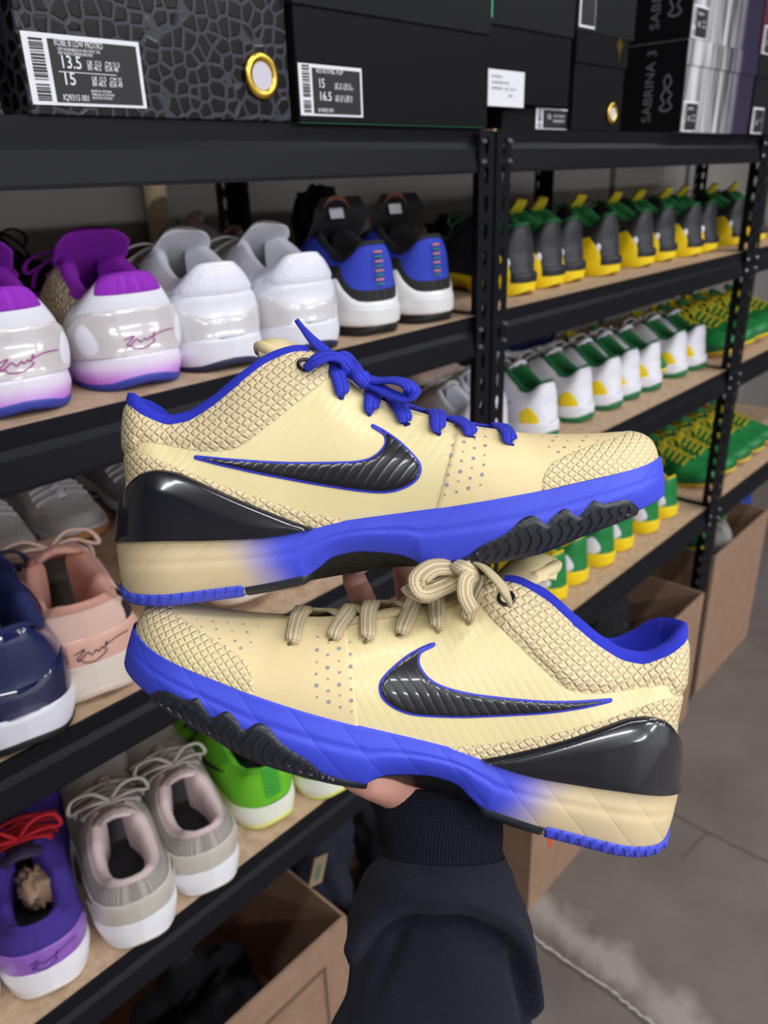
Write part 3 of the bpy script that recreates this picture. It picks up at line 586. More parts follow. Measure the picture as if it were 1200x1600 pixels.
for zz, hh, lh, lab in ((zt_, .155, .042, 'black shoe box with silver-streaked front, lower of two beside the gold emblem box'), (zt_+.1555, .155, .042, 'black shoe box with silver-streaked front, upper of two beside the gold emblem box')):
    b = shoe_box(1.605, 1.96, .705, .30, zz, hh, lab, m_streak, m_streak, lh, side=m_box)
    sp_ = b.children[[c.name.split('.')[0] for c in b.children].index('side_panel')]
    lettering('SABRINA 3', .026, m_grey, sp_, (-.0012, .050, .018), (math.pi/2, -math.pi/2, -math.pi/2) if False else (0, 0, 0))
    t = sp_.children[-1]; t.matrix_local = Matrix(((0, 0, -1, -.0012), (0, -1, 0, .062), (1, 0, 0, .020), (0, 0, 0, 1))); t.matrix_local = Matrix(((0, 0, -1, -.0012), (0, 1, 0, .062), (1, 0, 0, .020), (0, 0, 0, 1)))
    logo(sp_, -.0012, .022, .045, .013, None)
    tagplate(b, .006, .002, .066, .052, lines=[('SABRINA', .28, .7, .72, .006), ('15', .3, .5, .35, .012), ('UK 14', .62, .88, .5, .005), ('CM 33', .62, .88, .34, .005)], y=.0022)
for zz, lab in ((zt_, 'purple-black shoe box next to the silver-streaked boxes, lower one'), (zt_+.1555, 'dark red shoe box next to the silver-streaked boxes, upper one')):
    b = shoe_box(1.975, 2.32, .707, .30, zz, .155, lab, m_box2 if zz < 1.7 else mat('dark_red_card', (86, 26, 44), .4), m_box2, .042)
    tagplate(b, .006, .002, .066, .052, lines=[('15', .3, .5, .35, .012), ('UK 14', .62, .88, .5, .005)], y=.0022)
# ------------------------------------------------------------------ the two shoes held in the hand
m_quarter = mat('cream_synthetic', (241, 224, 168), .42, coat=.25, coatr=.25, bump=('ribs', 62, .3, .0005))
m_vamp = mat('cream_leather', (240, 218, 165), .5, bump=('noise', 160, .12, .002))
m_scale = mat('cream_scale_skin', (233, 212, 168), .42, bump=('scales', 215, .7, .0016))
m_scale2 = mat('cream_scale_toe', (236, 216, 168), .45, bump=('tri', 250, .65, .0014))
m_counter = mat('black_gloss_plastic', (20, 22, 32), .22, coat=.8, coatr=.08)
m_midsole = mat('foam_cream_to_blue', (222, 200, 158), .55, grad=(0, .080, .118, (66, 80, 226), .35), bump=('grooves', 19, .35, .0015))
m_bluef = mat('blue_foam', (66, 80, 226), .5)
m_bluek = mat('blue_knit', (40, 52, 205), .85, bump=('weave', 380, .5, .001))
m_blueo = mat('blue_rubber', (72, 84, 215), .45)
m_black = mat('black_rubber', (42, 44, 54), .35, bump=('noise', 120, .3, .002))
m_carbon = mat('black_woven_plate', (30, 30, 34), .45, bump=('noise', 300, .8, .002))
m_swoosh = mat('black_gloss_print', (14, 15, 24), .28, coat=.5, bump=('ribs', 62, .3, .0005))
m_outline = mat('blue_print', (48, 58, 205), .5)
m_lace_blue = mat('blue_lace', (46, 58, 215), .7, bump=('weave', 420, .8, .0012))
m_lace_cream = mat('cream_lace', (228, 208, 165), .75, bump=('weave', 420, .8, .0012))
m_tongue = mat('cream_tongue', (240, 220, 168), .55)
m_hole = mat('perforation_grey', (150, 152, 165), .6)
m_ring = mat('black_eyelet', (16, 16, 18), .25, coat=.5)
m_insole_d = mat('dark_insole', (30, 34, 90), .9)
m_mesh = mat('cream_mesh', (222, 205, 175), .8, bump=('weave', 260, .9, .002))
m_stitch = mat('tan_stitch', (200, 175, 125), .8)
EYES = [(.1313, .1232), (.150, .1043), (.1653, .0925), (.1835, .0837), (.2012, .0763), (.2187, .0712), (.2399, .0646)]
AL = math.radians(7.3); D0 = .479
def top_uv(px, py, y):
    d = D0-y; X = (px-600)*d/FPX; Zz = -(py-800)*d/FPX; return X*math.cos(AL)+Zz*math.sin(AL), -X*math.sin(AL)+Zz*math.cos(AL)
TO = (top_uv(186, 905, 0)[0], top_uv(270, 942, .035)[1])
def tl(px, py, y): a, b = top_uv(px, py, y); return np.array([a-TO[0], y, b-TO[1]])
Rt = np.array([[math.cos(AL), 0, -math.sin(AL)], [-math.sin(AL), 0, -math.cos(AL)], [0, 1, 0]])
Tt = np.array([TO[0]*math.cos(AL)-TO[1]*math.sin(AL), -(TO[0]*math.sin(AL)+TO[1]*math.cos(AL)), D0])
Rb = np.array([[-0.96789, .00925, .25122], [-.25139, -.03365, -.96730], [-.00049, -.99939, .03490]]); Tb = np.array([.16567, .19682, .46403])
def pose(R, T):
    A = RC@R; t = CAM0+RC@T; Mx = Matrix.Identity(4)
    for r in range(3):
        for c in range(3): Mx[r][c] = A[r, c]
        Mx[r][3] = t[r]
    return Mx
def bl(px, py, d): return Rb.T@(np.array([(px-600)*d/FPX, (py-800)*d/FPX, d])-Tb)
def hero(mir, m_lace, paths, kz=None):
    p = dict(HERO)
    if kz: p['kz'] = kz
    B = Built(p, 330, 64, mir)
    B.upper(m_quarter); B.put('midsole', B.W2, B.Q2, m_midsole, B.UV2)
    B.region('vamp_panel', VAMP, m_vamp, .0007, .001)
    B.region('toe_cap', TOECAP, m_scale2, .0009, .0012, base=.0007)
    B.region('scale_band', BAND, m_scale, .0012, .0015)
    B.region('collar_panel', COLLAR, m_scale, .0022, .006)
    B.region('heel_counter', COUNTER, m_counter, .0022, .002, base=.0012, dome=.0028)
    sw = poly_sdf(B.UV, swoosh_poly()); k = B.region('swoosh', sw+.0012, m_outline, .0004, .0005, base=.0005)
    B.region('swoosh_fill', sw, m_swoosh, .0002, .0005, parent=k, base=.001)
    z_ok = lambda UV, V: np.minimum(poly_sdf(UV, np.array(ARCH)), .01)
    B.region('shank_plate', z_ok, m_carbon, .0008, .002, sole=True)
    B.region('forefoot_outsole', TREAD, m_black, .0012, .0015, sole=True, base=.0006)
    B.region('heel_outsole', lambda UV, V: np.minimum(B.S.zs(V[:, 0])+.0055-V[:, 2], .082-V[:, 0]), m_blueo, .0012, .001, sole=True)
    B.region('midfoot_outsole', lambda UV, V: np.minimum(np.minimum(B.S.zs(V[:, 0])+.0042-V[:, 2], V[:, 0]-.083), .175-V[:, 0]), m_black, .0008, .001, sole=True)
    # chevron ribs along the edge of the tread, lugs under the heel
    zs = B.S.zs; ribs = []
    for x in np.arange(.202, .306, .0058):
        z = float(zs(x)); top = float(np.interp(x, [.18, .205, .23, .245, .252, .263, .27, .281, .3, .31], [.0045, .006, .016, .022, .0175, .0235, .0195, .0255, .024, .02]))
        h = max(top-z-.002, .003); ribs += [[(x-.002, z+.0006), (x+.0015, z+h*.55), (x-.001, z+h*.95)]]
    for sd in (1, -1): B.ribbons('tread_ribs', ribs, .0036, .0016, m_black, sole=True, side=sd, base=.0012)
    lugs = [[(x-.0015, float(zs(x))+.0006), (x+.0008, float(zs(x))+.0048)] for x in np.arange(.012, .082, .0062)]
    for sd in (1, -1): B.ribbons('heel_lugs', lugs, .0044, .0014, m_blueo, sole=True, side=sd, base=.001)
    # perforations
    dots = []
    for i, x in enumerate((.208, .2145, .221, .2275)):
        for j in range(7): dots.append((x+.0016*j-.008, .041+.0052*j+.0009*i, (.0006, .0008, .0011)[(i+j*2) % 3]))
    for i in range(5):
        for j in range(4): dots.append((.262+.0085*i+.004*(j % 2), .0665-.0036*j-.0011*i, .0006+.0003*((i+j) % 2)))
    for sd in (1, -1): B.dots('perforations', [d for d in dots if d[1] < float(B.S.zt(d[0]))-.002], .0008, m_hole, side=sd, lift=.0013)
    B.collar(m_bluek, m_insole_d, .134, band=.003, roll=.007, out=.0024)
    xs = np.linspace(.256, .135, 6); tip = [(.123, 0, .1395), (.113, 0, .1440), (.104, 0, .1440)]
    tk = B.sweep('tongue', [B.S.warp(np.array([[x, 0, float(B.S.zt(x))-.003]]))[0] for x in xs]+[np.array(t) for t in tip], (.022, .030, .034, .036, .04, .046, .05, .047, .036), (.005, .006, .008, .010, .011, .011, .009), m_tongue, up=np.array([(.45, 0, .9)]*6+[(.7, 0, .7)]*3, float), n=18, arch=.22, sq=.8)
    B.sweep('tongue_edge', [np.array(t) for t in [(.118, .021, .1335), (.107, .015, .1415), (.103, 0, .1440), (.107, -.015, .1415), (.118, -.021, .1335)]], .007, .007, m_tongue, n=10, parent=tk)
    B.ribbons('throat_stitching', [[(x, float(B.S.zt(x))-.0035) for x in np.linspace(.15, .246, 14)]], .0007, .0004, m_stitch, base=.0008)
    # eyelet ring and laces
    P, Nn = B.near(*EYES[0]); t = unit(np.cross(Nn, (0, 0, 1))); u = np.cross(Nn, t); P = P+Nn*.0028
    ring = [P+(t*math.cos(a)+u*math.sin(a))*.0042 for a in np.linspace(0, 2*math.pi, 17)]
    B.sweep('eyelet', ring, .0022, .0022, m_ring, up=Nn, n=8, dens=2)
    acc = ([], [], []); S = B.S
    for i, (x, z) in enumerate(EYES[1:], 1):
        (Pa, Na), (Pb, Nb) = B.near(x, z), B.near(x, z, side=-1)
        def edge(xx, sd): return S.warp(np.array([[xx, float(S.bt(xx))*sd, float(S.zt(xx))]]))[0]+[.0008, sd*.0015, .0024]
        lean = -.004 if i % 2 else .002
        for tgt in ((x+lean, x+lean), (x+lean, EYES[i+1][0]-.002 if i+1 < len(EYES) else x)):
            mid = S.warp(np.array([[sum(tgt)/2, 0, float(S.zt(sum(tgt)/2))+.0055]]))[0]
            (Pc, Nc) = (Pb, Nb) if tgt[1] == tgt[0] else B.near(tgt[1], z-.004, side=-1)
            if tgt[0] != tgt[1]:
                B.sweep('', [edge(tgt[0], 1)-(0, .001, .003), edge(tgt[0]+.001, 1)*.6+mid*.4-(0, 0, .002), mid-(0, 0, .002), edge(tgt[1], -1)-(0, 0, .001), Pc+Nc*.003+(0, 0, .002), Pc-Nc*.002], .0098, .0024, m_lace, up=np.array([(0, .4, .9), (0, .2, 1), (.2, 0, 1), (0, -.55, .85), Nc, Nc], float), n=10, acc=acc, dens=5); continue
            B.sweep('', [Pa-Na*.002, Pa+Na*.0028+(0, 0, .002), Pa*.45+edge(tgt[0], 1)*.55+Na*.003, edge(tgt[0], 1), mid, edge(tgt[1], -1), Pc+Nc*.003+(0, 0, .002), Pc-Nc*.002],
                    (.006, .009, .0102, .0102, .0102, .0102, .009, .006), .0026, m_lace, up=np.array([Na, Na, Na, (0, .55, .85), (.2, 0, 1), (0, -.55, .85), Nc, Nc], float), n=10, acc=acc, dens=5)
    lk = B.put('laces', acc[0], acc[1], m_lace, np.array(acc[2]))
    for nm, pts, wd, tkn, up in paths: B.sweep(nm, pts, wd, tkn, m_lace, up=up, n=10, dens=6, parent=lk)
    return B
TP = [('lace_strap', [tl(477, 577, .036), tl(494, 563, .037), tl(514, 556, .032), tl(535, 563, .026), tl(552, 583, .022), tl(566, 592, .018)], (.006, .010, .0115, .010, .009, .008), .003, (-.1, .8, .6)),
      ('lace_end', [tl(463, 500, .02), tl(473, 513, .02), tl(488, 531, .02), tl(508, 549, .021), tl(530, 570, .022), tl(545, 588, .02)], (.003, .0035, .006, .008, .009, .008), .0026, (.2, .9, .4)),
      ('lace_loop', [tl(566, 590, .022), tl(590, 595, .026), tl(613, 594, .03), tl(634, 599, .034), tl(644, 611, .036), tl(637, 624, .036), tl(615, 618, .032), tl(590, 605, .027), tl(568, 592, .023)], .0105, .0028, (0, .45, 1)),
      ('lace_loop', [tl(528, 561, .02), tl(545, 556, .014), tl(557, 570, .01), tl(566, 588, .012)], .009, .003, (.6, .3, .6)),
      ('lace_knot', [tl(556, 582, .026), tl(565, 590, .029), tl(573, 601, .027)], (.009, .012, .009), .006, (.5, .8, .3))]
TOP = hero(True, m_lace_blue, TP)
TOP.place('basketball_shoe', (0, 0, 0), label='cream basketball shoe with blue laces, the upper of the two held shoes', cat='shoe', group='pair of cream and blue shoes held up', M=pose(Rt, Tt))
BP = [('lace_strap', [bl(797, 944, .424), bl(790, 925, .418), bl(772, 902, .422), bl(752, 884, .430), bl(728, 878, .440)], (.006, .0085, .009, .009, .008), .0028, (-.5, .6, .6)),
      ('lace_loop', [bl(724, 890, .435), bl(700, 886, .43), bl(675, 888, .425), bl(655, 905, .42), bl(661, 924, .42), bl(690, 916, .425), bl(715, 902, .43), bl(728, 890, .435)], .012, .003, (0, .7, .6)),
      ('lace_loop', [bl(738, 955, .415), bl(727, 930, .413), bl(729, 906, .418), bl(742, 896, .428)], .0095, .003, (-.2, .9, .3)),
      ('lace_end', [bl(725, 895, .44), bl(695, 915, .43), bl(668, 932, .425), bl(645, 925, .425), bl(634, 918, .43)], (.008, .008, .008, .009, .007), .0028, (0, .8, .5)),
      ('lace_knot', [bl(712, 884, .43), bl(728, 890, .425), bl(742, 898, .43)], (.009, .012, .009), .006, (0, .8, .6))]
BOT = hero(False, m_lace_cream, BP, kz=mm([(0, 6), (60, 1), (110, -6), (135, -7), (165, 0), (215, 2), (300, 0), (340, 0)]))
BOT.place('basketball_shoe', (0, 0, 0), label='cream basketball shoe with cream laces, the lower of the two held shoes, on the hand', cat='shoe', group='pair of cream and blue shoes held up', M=pose(Rb, Tb))
# ------------------------------------------------------------------ kinds of shoe standing on the shelves
def prof(**k):
    p = dict(HERO); p['rh'] = .056; p['bt'] = mm([(0, 23), (30, 24), (70, 29), (90, 29), (115, 24), (137, 16.5), (160, 14.5), (225, 13), (243, 9), (255, 0), (340, 0)]); p['b'] = mm([(0, 44), (45, 44), (110, 43), (160, 46), (235, 54), (290, 52), (340, 50)]); p.update(k); return p
LOW = prof(zt=mm([(4, 99), (20, 97), (40, 90), (60, 87), (90, 93), (120, 108), (134, 112), (150, 103), (174, 92), (197, 84), (225, 77), (250, 71), (290, 64), (314, 62), (325, 58), (338, 47)]), zm=mm([(0, 42), (42, 37), (102, 33), (145, 33), (246, 34), (308, 38), (340, 45)]),
           hw=mm([(0, 0), (40, 2), (70, 6), (100, 12)]), groove=None)
MID = prof(groove=None)
HEX = lambda cx, cz, rx, rz: crom([(cx-rx, cz-rz*.7), (cx-rx*.85, cz+rz*.35), (cx-rx*.1, cz+rz), (cx+rx, cz+rz*.25), (cx+rx*.8, cz-rz*.9), (cx, cz-rz*1.15)], 3, True)*1.0
EY = [.15, .165, .1835, .2012, .2187, .238]
def P_(L): return np.array(mm(L))
def fabric(n, c, r=.75): return mat('fabric_'+n, c, r, bump=('weave', 240, .5, .0015))
def leather(n, c, r=.45, coat=0): return mat('leather_'+n, c, r, coat=coat, bump=('noise', 90, .12, .002))
def foam(n, c, r=.5, **k): return mat('foam_'+n, c, r, **k)
def kind(p, up, sole, out, lining, insole, tongue, lace, tip=None, outh=.006, counter=None, cthick=.0015, collar=None, sw=None, swo=None, toe=None, eyes=EY, bow=True, twid=(.024, .034, .044, .052, .048, .034), extra=None, drop=.010, mir=False):
    B = Built(p, 84, 20, mir); B.upper(up); B.sole(sole, outh, out)
    if toe is not None: B.region('toe_cap', TOECAP, toe, .0008, .002)
    if collar is not None: B.region('collar_panel', COLLAR, collar, .0018, .004)
    if counter is not None: B.region('heel_counter', counter[1], counter[0], cthick, .003, base=.0008)
    if sw is not None:
        f = poly_sdf(B.UV, swoosh_poly()); k = None
        if swo is not None: k = B.region('swoosh', f+.0022, swo, .0003, .001, base=.0012)
        B.region('swoosh_fill' if swo is not None else 'swoosh', f, sw, .0003, .001, base=.0016, parent=k)
    if extra: extra(B)
    B.collar(lining, insole, .134, band=.005, roll=.008, out=.0012)
    zc = float(B.S.zt(.13)); tip = tip or [(.122, 0, zc+.006), (.108, 0, zc+.014), (.098, 0, zc+.014)]
    B.tongue(tongue, tip, twid)
    if lace is not None: B.bars(eyes, lace, .0065, .0026, drop=drop, bow=bow)
    return B
SIG = [[(-a, b) for a, b in l] for l in [[(-.014, .055), (-.006, .058), (-.010, .053), (-.013, .050), (-.008, .047)], [(-.013, .0475), (-.008, .051), (-.004, .0545), (-.001, .051), (.002, .0545), (.004, .052), (.007, .055), (.009, .053), (.012, .059), (.010, .055), (.015, .0575), (.022, .059), (.030, .0585)], [(-.009, .0455), (-.001, .044), (.008, .048), (.011, .052)]]]
def sign(c): return lambda B: B.ribbons('signature', SIG, .0011, .0003, mat('ink_%d_%d_%d' % c, c, .6), base=.0030, heel=True, n=7)
m_blk = fabric('black', (28, 28, 32)); m_wht = leather('white', (228, 228, 238), .38, .2); m_wlace = fabric('white_lace', (225, 224, 228))
ARCHC = crom(mm([(70, 32), (66, 52), (52, 72), (30, 84), (8, 86), (-8, 86)]), 4).tolist()+mm([(-30, 86), (-30, 20), (70, 20)])
LOWC = crom(mm([(62, 30), (58, 48), (40, 64), (14, 68), (-8, 68)]), 4).tolist()+mm([(-30, 68), (-30, 20), (62, 20)])
m_purple = fabric('violet', (150, 32, 190))
def k6_extra(B):
    B.region('heel_cup', crom(mm([(88, 30), (80, 60), (62, 84), (48, 100), (40, 125)]), 4).tolist()+mm([(-30, 125), (-30, 20), (88, 20)]), m_wht, .0018, .004)
    B.region('heel_clip', ARCHC, mat('pearl_grey_gloss', (204, 198, 200), .18, coat=.7), .0016, .003, base=.0026)
    B.region('heel_window', HEX(.030, .058, .010, .016), m_wht, .0006, .002, base=.0044)
    B.region('heel_tab', mm([(-30, 102), (20, 102), (26, 140), (-30, 140)]), m_purple, .0012, .002, base=.0026); B.ribbons('signature', SIG, .0011, .0003, mat('ink_magenta', (168, 50, 150), .6), base=.0046, heel=True, n=7)
K6 = kind(MID, mat('tan_scale', (218, 200, 172), .45, bump=('cells', 130, .9, .003)), foam('white_pink', (205, 128, 238), .4, grad=(1, .008, .034, (236, 230, 244))), foam('cobalt', (52, 62, 160)), m_purple, m_purple, m_purple, m_purple, outh=.007,
          tip=[(.122, 0, .146), (.112, 0, .156), (.106, 0, .163), (.104, 0, .166)], twid=(.024, .034, .056, .068, .066, .046), sw=leather('plum', (92, 40, 120)), extra=k6_extra)
m_pearl = mat('white_pearl', (226, 226, 240), .35, coat=.3, bump=('cells', 220, .25, .001))
def k4_extra(B): B.region('scale_band', BAND, m_wht, .0012, .002)
K4 = kind(MID, m_wht, foam('white', (228, 228, 238)), foam('navy', (30, 36, 66)), m_wht, fabric('tan', (190, 170, 150)), m_wht, m_wlace, counter=(mat('pale_grey_gloss', (208, 206, 210), .2, coat=.6), COUNTER), collar=m_pearl, sw=leather('black', (24, 24, 34)), swo=leather('red', (190, 30, 44)), tip=[(.122, 0, .142), (.110, 0, .152), (.104, 0, .158)], twid=(.024, .034, .052, .062, .058, .044), extra=k4_extra)
m_royal = fabric('royal', (44, 64, 190)); m_copper = mat('copper_print', (196, 128, 104), .6)
def kd_extra(B):
    B.region('ankle_band', crom(mm([(-10, 60), (20, 63), (36, 78), (50, 92), (72, 90), (120, 80)]), 4).tolist()+mm([(120, 20), (-30, 20), (-30, 60)]), m_blk, .0012, .003)
    B.region('heel_clip', crom(mm([(88, 18), (80, 46), (58, 74), (46, 76), (34, 62), (18, 48), (-10, 45)]), 4).tolist()+mm([(-30, 45), (-30, 18)]), mat('white_plastic', (226, 226, 226), .35, coat=.3), .003, .003, base=.0012)
    B.region('heel_clip_base', mm([(96, 14), (96, 60), (-30, 60), (-30, 14)]), mat('white_plastic', (226, 226, 226), .35), .0022, .002, sole=True)
    for i in range(8): B.ribbons('pull_tab_stitch', [[(-.006, .067+.006*i), (.006, .067+.006*i)]], .0030, .0010, (mat('teal_thread', (40, 120, 110), .7), m_copper)[i % 2], base=.0026, heel=True)
    V = []; F = []
    for a in np.linspace(-1.15, 1.15, 17):
        c = np.array([.1015, .024*math.sin(a), .157+.020*math.cos(a)]); t = np.array([0, math.sin(a+.5), math.cos(a+.5)]); s = np.array([0, t[2], -t[1]]); k = len(V); V += [c-t*.0032-s*.0008, c-t*.0032+s*.0008, c+t*.0032+s*.0008, c+t*.0032-s*.0008]; F.append((k, k+1, k+2, k+3))
    tag_i = B.put('tongue_lettering', V, F, m_copper, smooth=False)
    B.put('size_label', [(.1015, -.012, .150), (.1015, .010, .150), (.1025, .012, .164), (.1025, -.010, .164)], [(0, 3, 2, 1)], mat('white_fabric_label', (205, 205, 215), .8), smooth=False)
KD = kind(MID, m_royal, foam('black', (26, 26, 30)), foam('black2', (20, 20, 22)), m_blk, m_blk, m_blk, fabric('navy_lace', (26, 30, 60)), tip=[(.122, 0, .142), (.112, 0, .158), (.108, 0, .172), (.108, 0, .178)], twid=(.024, .034, .068, .088, .086, .056), extra=kd_extra, bow=False)
m_yel = leather('yellow', (236, 206, 10)); m_grn = fabric('green', (18, 108, 52)); m_yfab = fabric('yellow_lace', (222, 200, 30))
def by_extra(B):
    B.region('side_window', mm([(22, 20), (22, 54), (44, 78), (84, 70), (98, 42), (96, 20)]), m_yel, .0008, .002)
    B.region('heel_strip', mm([(-30, 24), (20, 24), (20, 60), (-30, 60)]), leather('black', (24, 24, 34)), .001, .002, sole=True, base=.001)
    B.region('painted_glint', HEX(.024, .060, .004, .007), m_wht, .0008, .002, base=.001)  # small white patch painted in as glare on the shoe side
BY = kind(MID, leather('charcoal', (40, 41, 48), .5), foam('yellow', (240, 208, 10)), None, m_grn, m_grn, m_yfab, fabric('dgreen_lace', (20, 84, 46)), extra=by_extra, tip=[(.122, 0, .140), (.112, 0, .150), (.106, 0, .158)], twid=(.022, .03, .036, .04, .036, .03))
def wg_extra(B): B.region('side_patch', HEX(.038, .050, .020, .021), m_yel, .0006, .002)
WG = kind(MID, m_wht, foam('white', (228, 228, 238)), foam('green', (24, 112, 62)), m_grn, m_grn, m_wht, m_wlace, outh=.012, sw=leather('green', (20, 110, 60)), extra=wg_extra)
WW = kind(MID, m_wht, foam('white', (228, 228, 238)), foam('green', (24, 112, 62)), m_wht, fabric('tan', (190, 170, 150)), m_wht, m_wlace, outh=.008, sw=leather('green', (20, 110, 60)))
def gy_extra(B): B.region('side_patch', HEX(.038, .062, .020, .021), m_wht, .0006, .002)
GY = kind(MID, leather('green_body', (16, 122, 58)), foam('yellow', (240, 208, 10)), None, m_yfab, m_yfab, m_grn, m_yfab, extra=gy_extra)
GYL = kind(LOW, leather('green_body', (16, 122, 58)), foam('green_sole', (18, 100, 52)), foam('yellow', (240, 208, 10)), m_yfab, m_grn, m_grn, m_yfab, sw=m_yel)
m_knit = mat('stone_knit', (176, 168, 160), .8, bump=('weave', 150, .9, .002)); m_rose = fabric('pale_rose', (214, 192, 190)); m_stone = fabric('stone_lace', (188, 178, 172))
def k8_extra(B): B.region('heel_window', HEX(.05, .050, .011, .012), mat('stone_light', (206, 202, 196), .4), .0006, .002, base=.0024); B.region('ankle_rim', mm([(-30, 70), (60, 70), (100, 62), (100, 56), (60, 64), (-30, 64)]), mat('stone_gloss', (198, 192, 184), .25, coat=.4), .0012, .002, base=.001)
K8 = kind(LOW, m_knit, foam('white8', (232, 230, 236)), foam('clear', (222, 216, 210)), m_rose, m_blk, m_rose, m_stone, counter=(mat('stone_satin', (188, 182, 170), .35, coat=.3), LOWC), extra=k8_extra, outh=.004, eyes=[.14, .155, .17, .186, .202, .22])
m_dpur = fabric('deep_purple', (62, 40, 140))
K8P = kind(LOW, m_dpur, foam('white8', (232, 230, 236)), foam('clear', (222, 216, 210)), m_dpur, m_blk, fabric('plum_knit', (50, 36, 70)), fabric('red_lace', (196, 24, 40)), counter=(mat('violet_gloss', (142, 92, 186), .22, coat=.6), LOWC), extra=sign((60, 40, 110)), outh=.004, eyes=[.14, .155, .17, .186, .202, .22])
m_neon = mat('neon_knit', (104, 190, 22), .7, bump=('weave', 150, .6, .002))
def nn_extra(B):
    for i in range(7): B.ribbons('heel_stripe', [[(-.011, .056+.007*i), (.011, .056+.007*i)]], .005, .0012, mat('grass_green', (34, 150, 40), .6), base=.0012, heel=True)
NN = kind(LOW, m_neon, foam('lime_white', (226, 228, 214), .5, grad=(0, .030, .075, (222, 226, 110))), foam('yellow_clear', (214, 218, 120)), fabric('neon_lining', (90, 176, 30)), m_blk, fabric('neon_lining', (90, 176, 30)), m_blk, extra=nn_extra, sw=leather('black', (24, 24, 34)), eyes=[.15, .17, .19, .21])
m_pink = leather('blush', (222, 186, 172), .55)
def pk_extra(B):
    sign((70, 50, 70))(B)
    for q in ([(22, 67), (27, 82), (46, 80), (50, 66)], [(55, 67), (52, 82), (70, 86), (78, 68)]): B.region('strap_window', mm(q), leather('black', (24, 24, 34)), .0004, .002, base=.0008)
PK = kind(LOW, m_pink, foam('cream', (226, 212, 200)), foam('cream2', (214, 196, 182)), fabric('salmon', (218, 160, 144)), fabric('maroon_insole', (110, 56, 44)), fabric('salmon', (218, 160, 144)), fabric('blush_lace', (226, 190, 178)), counter=(mat('peach_satin', (226, 176, 158), .4, coat=.3), LOWC), sw=leather('black', (24, 24, 34)), extra=pk_extra)
m_navy = mat('navy_patent', (22, 32, 84), .15, coat=.9, coatr=.05); m_navyk = fabric('navy', (26, 36, 92))
NV = kind(MID, m_navy, foam('white', (228, 228, 238)), foam('black2', (20, 20, 22)), m_navyk, m_navyk, m_navyk, fabric('navy_lace', (26, 30, 60)), counter=(mat('navy_gloss', (18, 26, 70), .12, coat=.9), COUNTER), tip=[(.122, 0, .146), (.110, 0, .160), (.104, 0, .168)], twid=(.024, .034, .05, .06, .056, .04))
def gum_extra(B):
    for sd in (1, -1): B.dots('toe_marks', [(.262, .052), (.272, .056), (.25, .062)], .0026, mat('coral_print', (226, 74, 92), .6), side=sd, lift=.001)
GM = kind(LOW, mat('white_knit', (214, 210, 212), .75, bump=('weave', 150, .6, .002)), foam('white8', (232, 230, 236)), foam('gum', (186, 128, 70)), m_wht, m_blk, m_wht, m_wlace, outh=.012, extra=gum_extra)
GN = kind(LOW, mat('grey_knit', (150, 148, 154), .75, bump=('weave', 150, .6, .002)), foam('white8', (232, 230, 236)), foam('indigo', (40, 36, 120)), m_blk, m_blk, m_wht, m_wlace, outh=.010)
BK = kind(MID, m_blk, foam('black', (26, 26, 30)), foam('black2', (20, 20, 22)), m_blk, m_blk, m_blk, m_blk)
CR = kind(MID, leather('ivory', (214, 206, 190)), foam('ivory', (214, 208, 196)), foam('maroon', (110, 30, 54)), m_rose, m_blk, leather('ivory', (214, 206, 190)), fabric('ivory_lace', (216, 210, 198)), collar=None)
RD = kind(LOW, leather('maroon', (110, 24, 40)), foam('black', (26, 26, 30)), None, m_blk, m_blk, fabric('red_knit', (150, 24, 44)), fabric('red_lace', (196, 24, 40)))
PB = kind(LOW, leather('ice_blue', (160, 176, 214)), foam('white8', (232, 230, 236)), None, m_royal, m_royal, leather('ice_blue', (160, 176, 214)), m_wlace)
# ------------------------------------------------------------------ shoes on the shelves: heel at a floor point, turned about Z
def at(B, px, py, z, yaw, label, group, sc=(1.06, 1.27, .97), name='shoe', inn=.012):
    q = onZ(px, py, z); a = math.radians(yaw); return B.place(name, (q[0]-math.cos(a)*inn, q[1]-math.sin(a)*inn, z), a, label, 'shoe', group, sc)
def xy(B, x, y, z, yaw, label, group, sc=1.06, name='shoe', tilt=0): return B.place(name, (x, y, z), math.radians(yaw), label, 'shoe', group, sc, tilt=tilt)
g = 'shoes standing heel-out on the upper shelf'
at(K6, 45, 650, ZB, 82, 'white and pink shoe with violet tongue, nearer the rack end than its twin', g); at(K6, 232, 605, ZB, 82, 'white and pink shoe with violet tongue, next to the plain white shoe', g)
at(K4, 365, 577, ZB, 80, 'white shoe with red-edged dark tick, beside the violet-tongued shoe', g); at(K4, 495, 550, ZB, 82, 'white shoe with red-edged dark tick, beside the blue and black shoe', g)
at(KD, 598, 522, ZB, 84, 'blue, black and white shoe beside the white shoe', g, (1.0, 1.1, 1.0)); at(KD, 685, 503, ZB, 84, 'blue, black and white shoe beside the rack post', g, (1.0, 1.1, 1.0))
g = 'shoes at the back of the upper shelf'
xy(BK, .36, 1.25, ZB, 4, 'black laced shoe lying sideways behind the violet-tongued shoes', g); xy(CR, .98, 1.25, ZB, 176, 'ivory laced shoe with maroon sole behind the white shoes', g, 1.02)
xy(CR, 1.24, 1.24, ZB, 4, 'ivory shoe turned sideways behind the rack posts', g, (1.0, 1.1, 1.0)); xy(CR, 1.50, 1.24, ZB, 90, 'ivory shoe behind the black and yellow row', g, .7)
ORD = ['first', 'second', 'third', 'fourth', 'fifth', 'sixth', 'seventh', 'eighth', 'ninth', 'tenth']
g = 'row of black and yellow shoes'
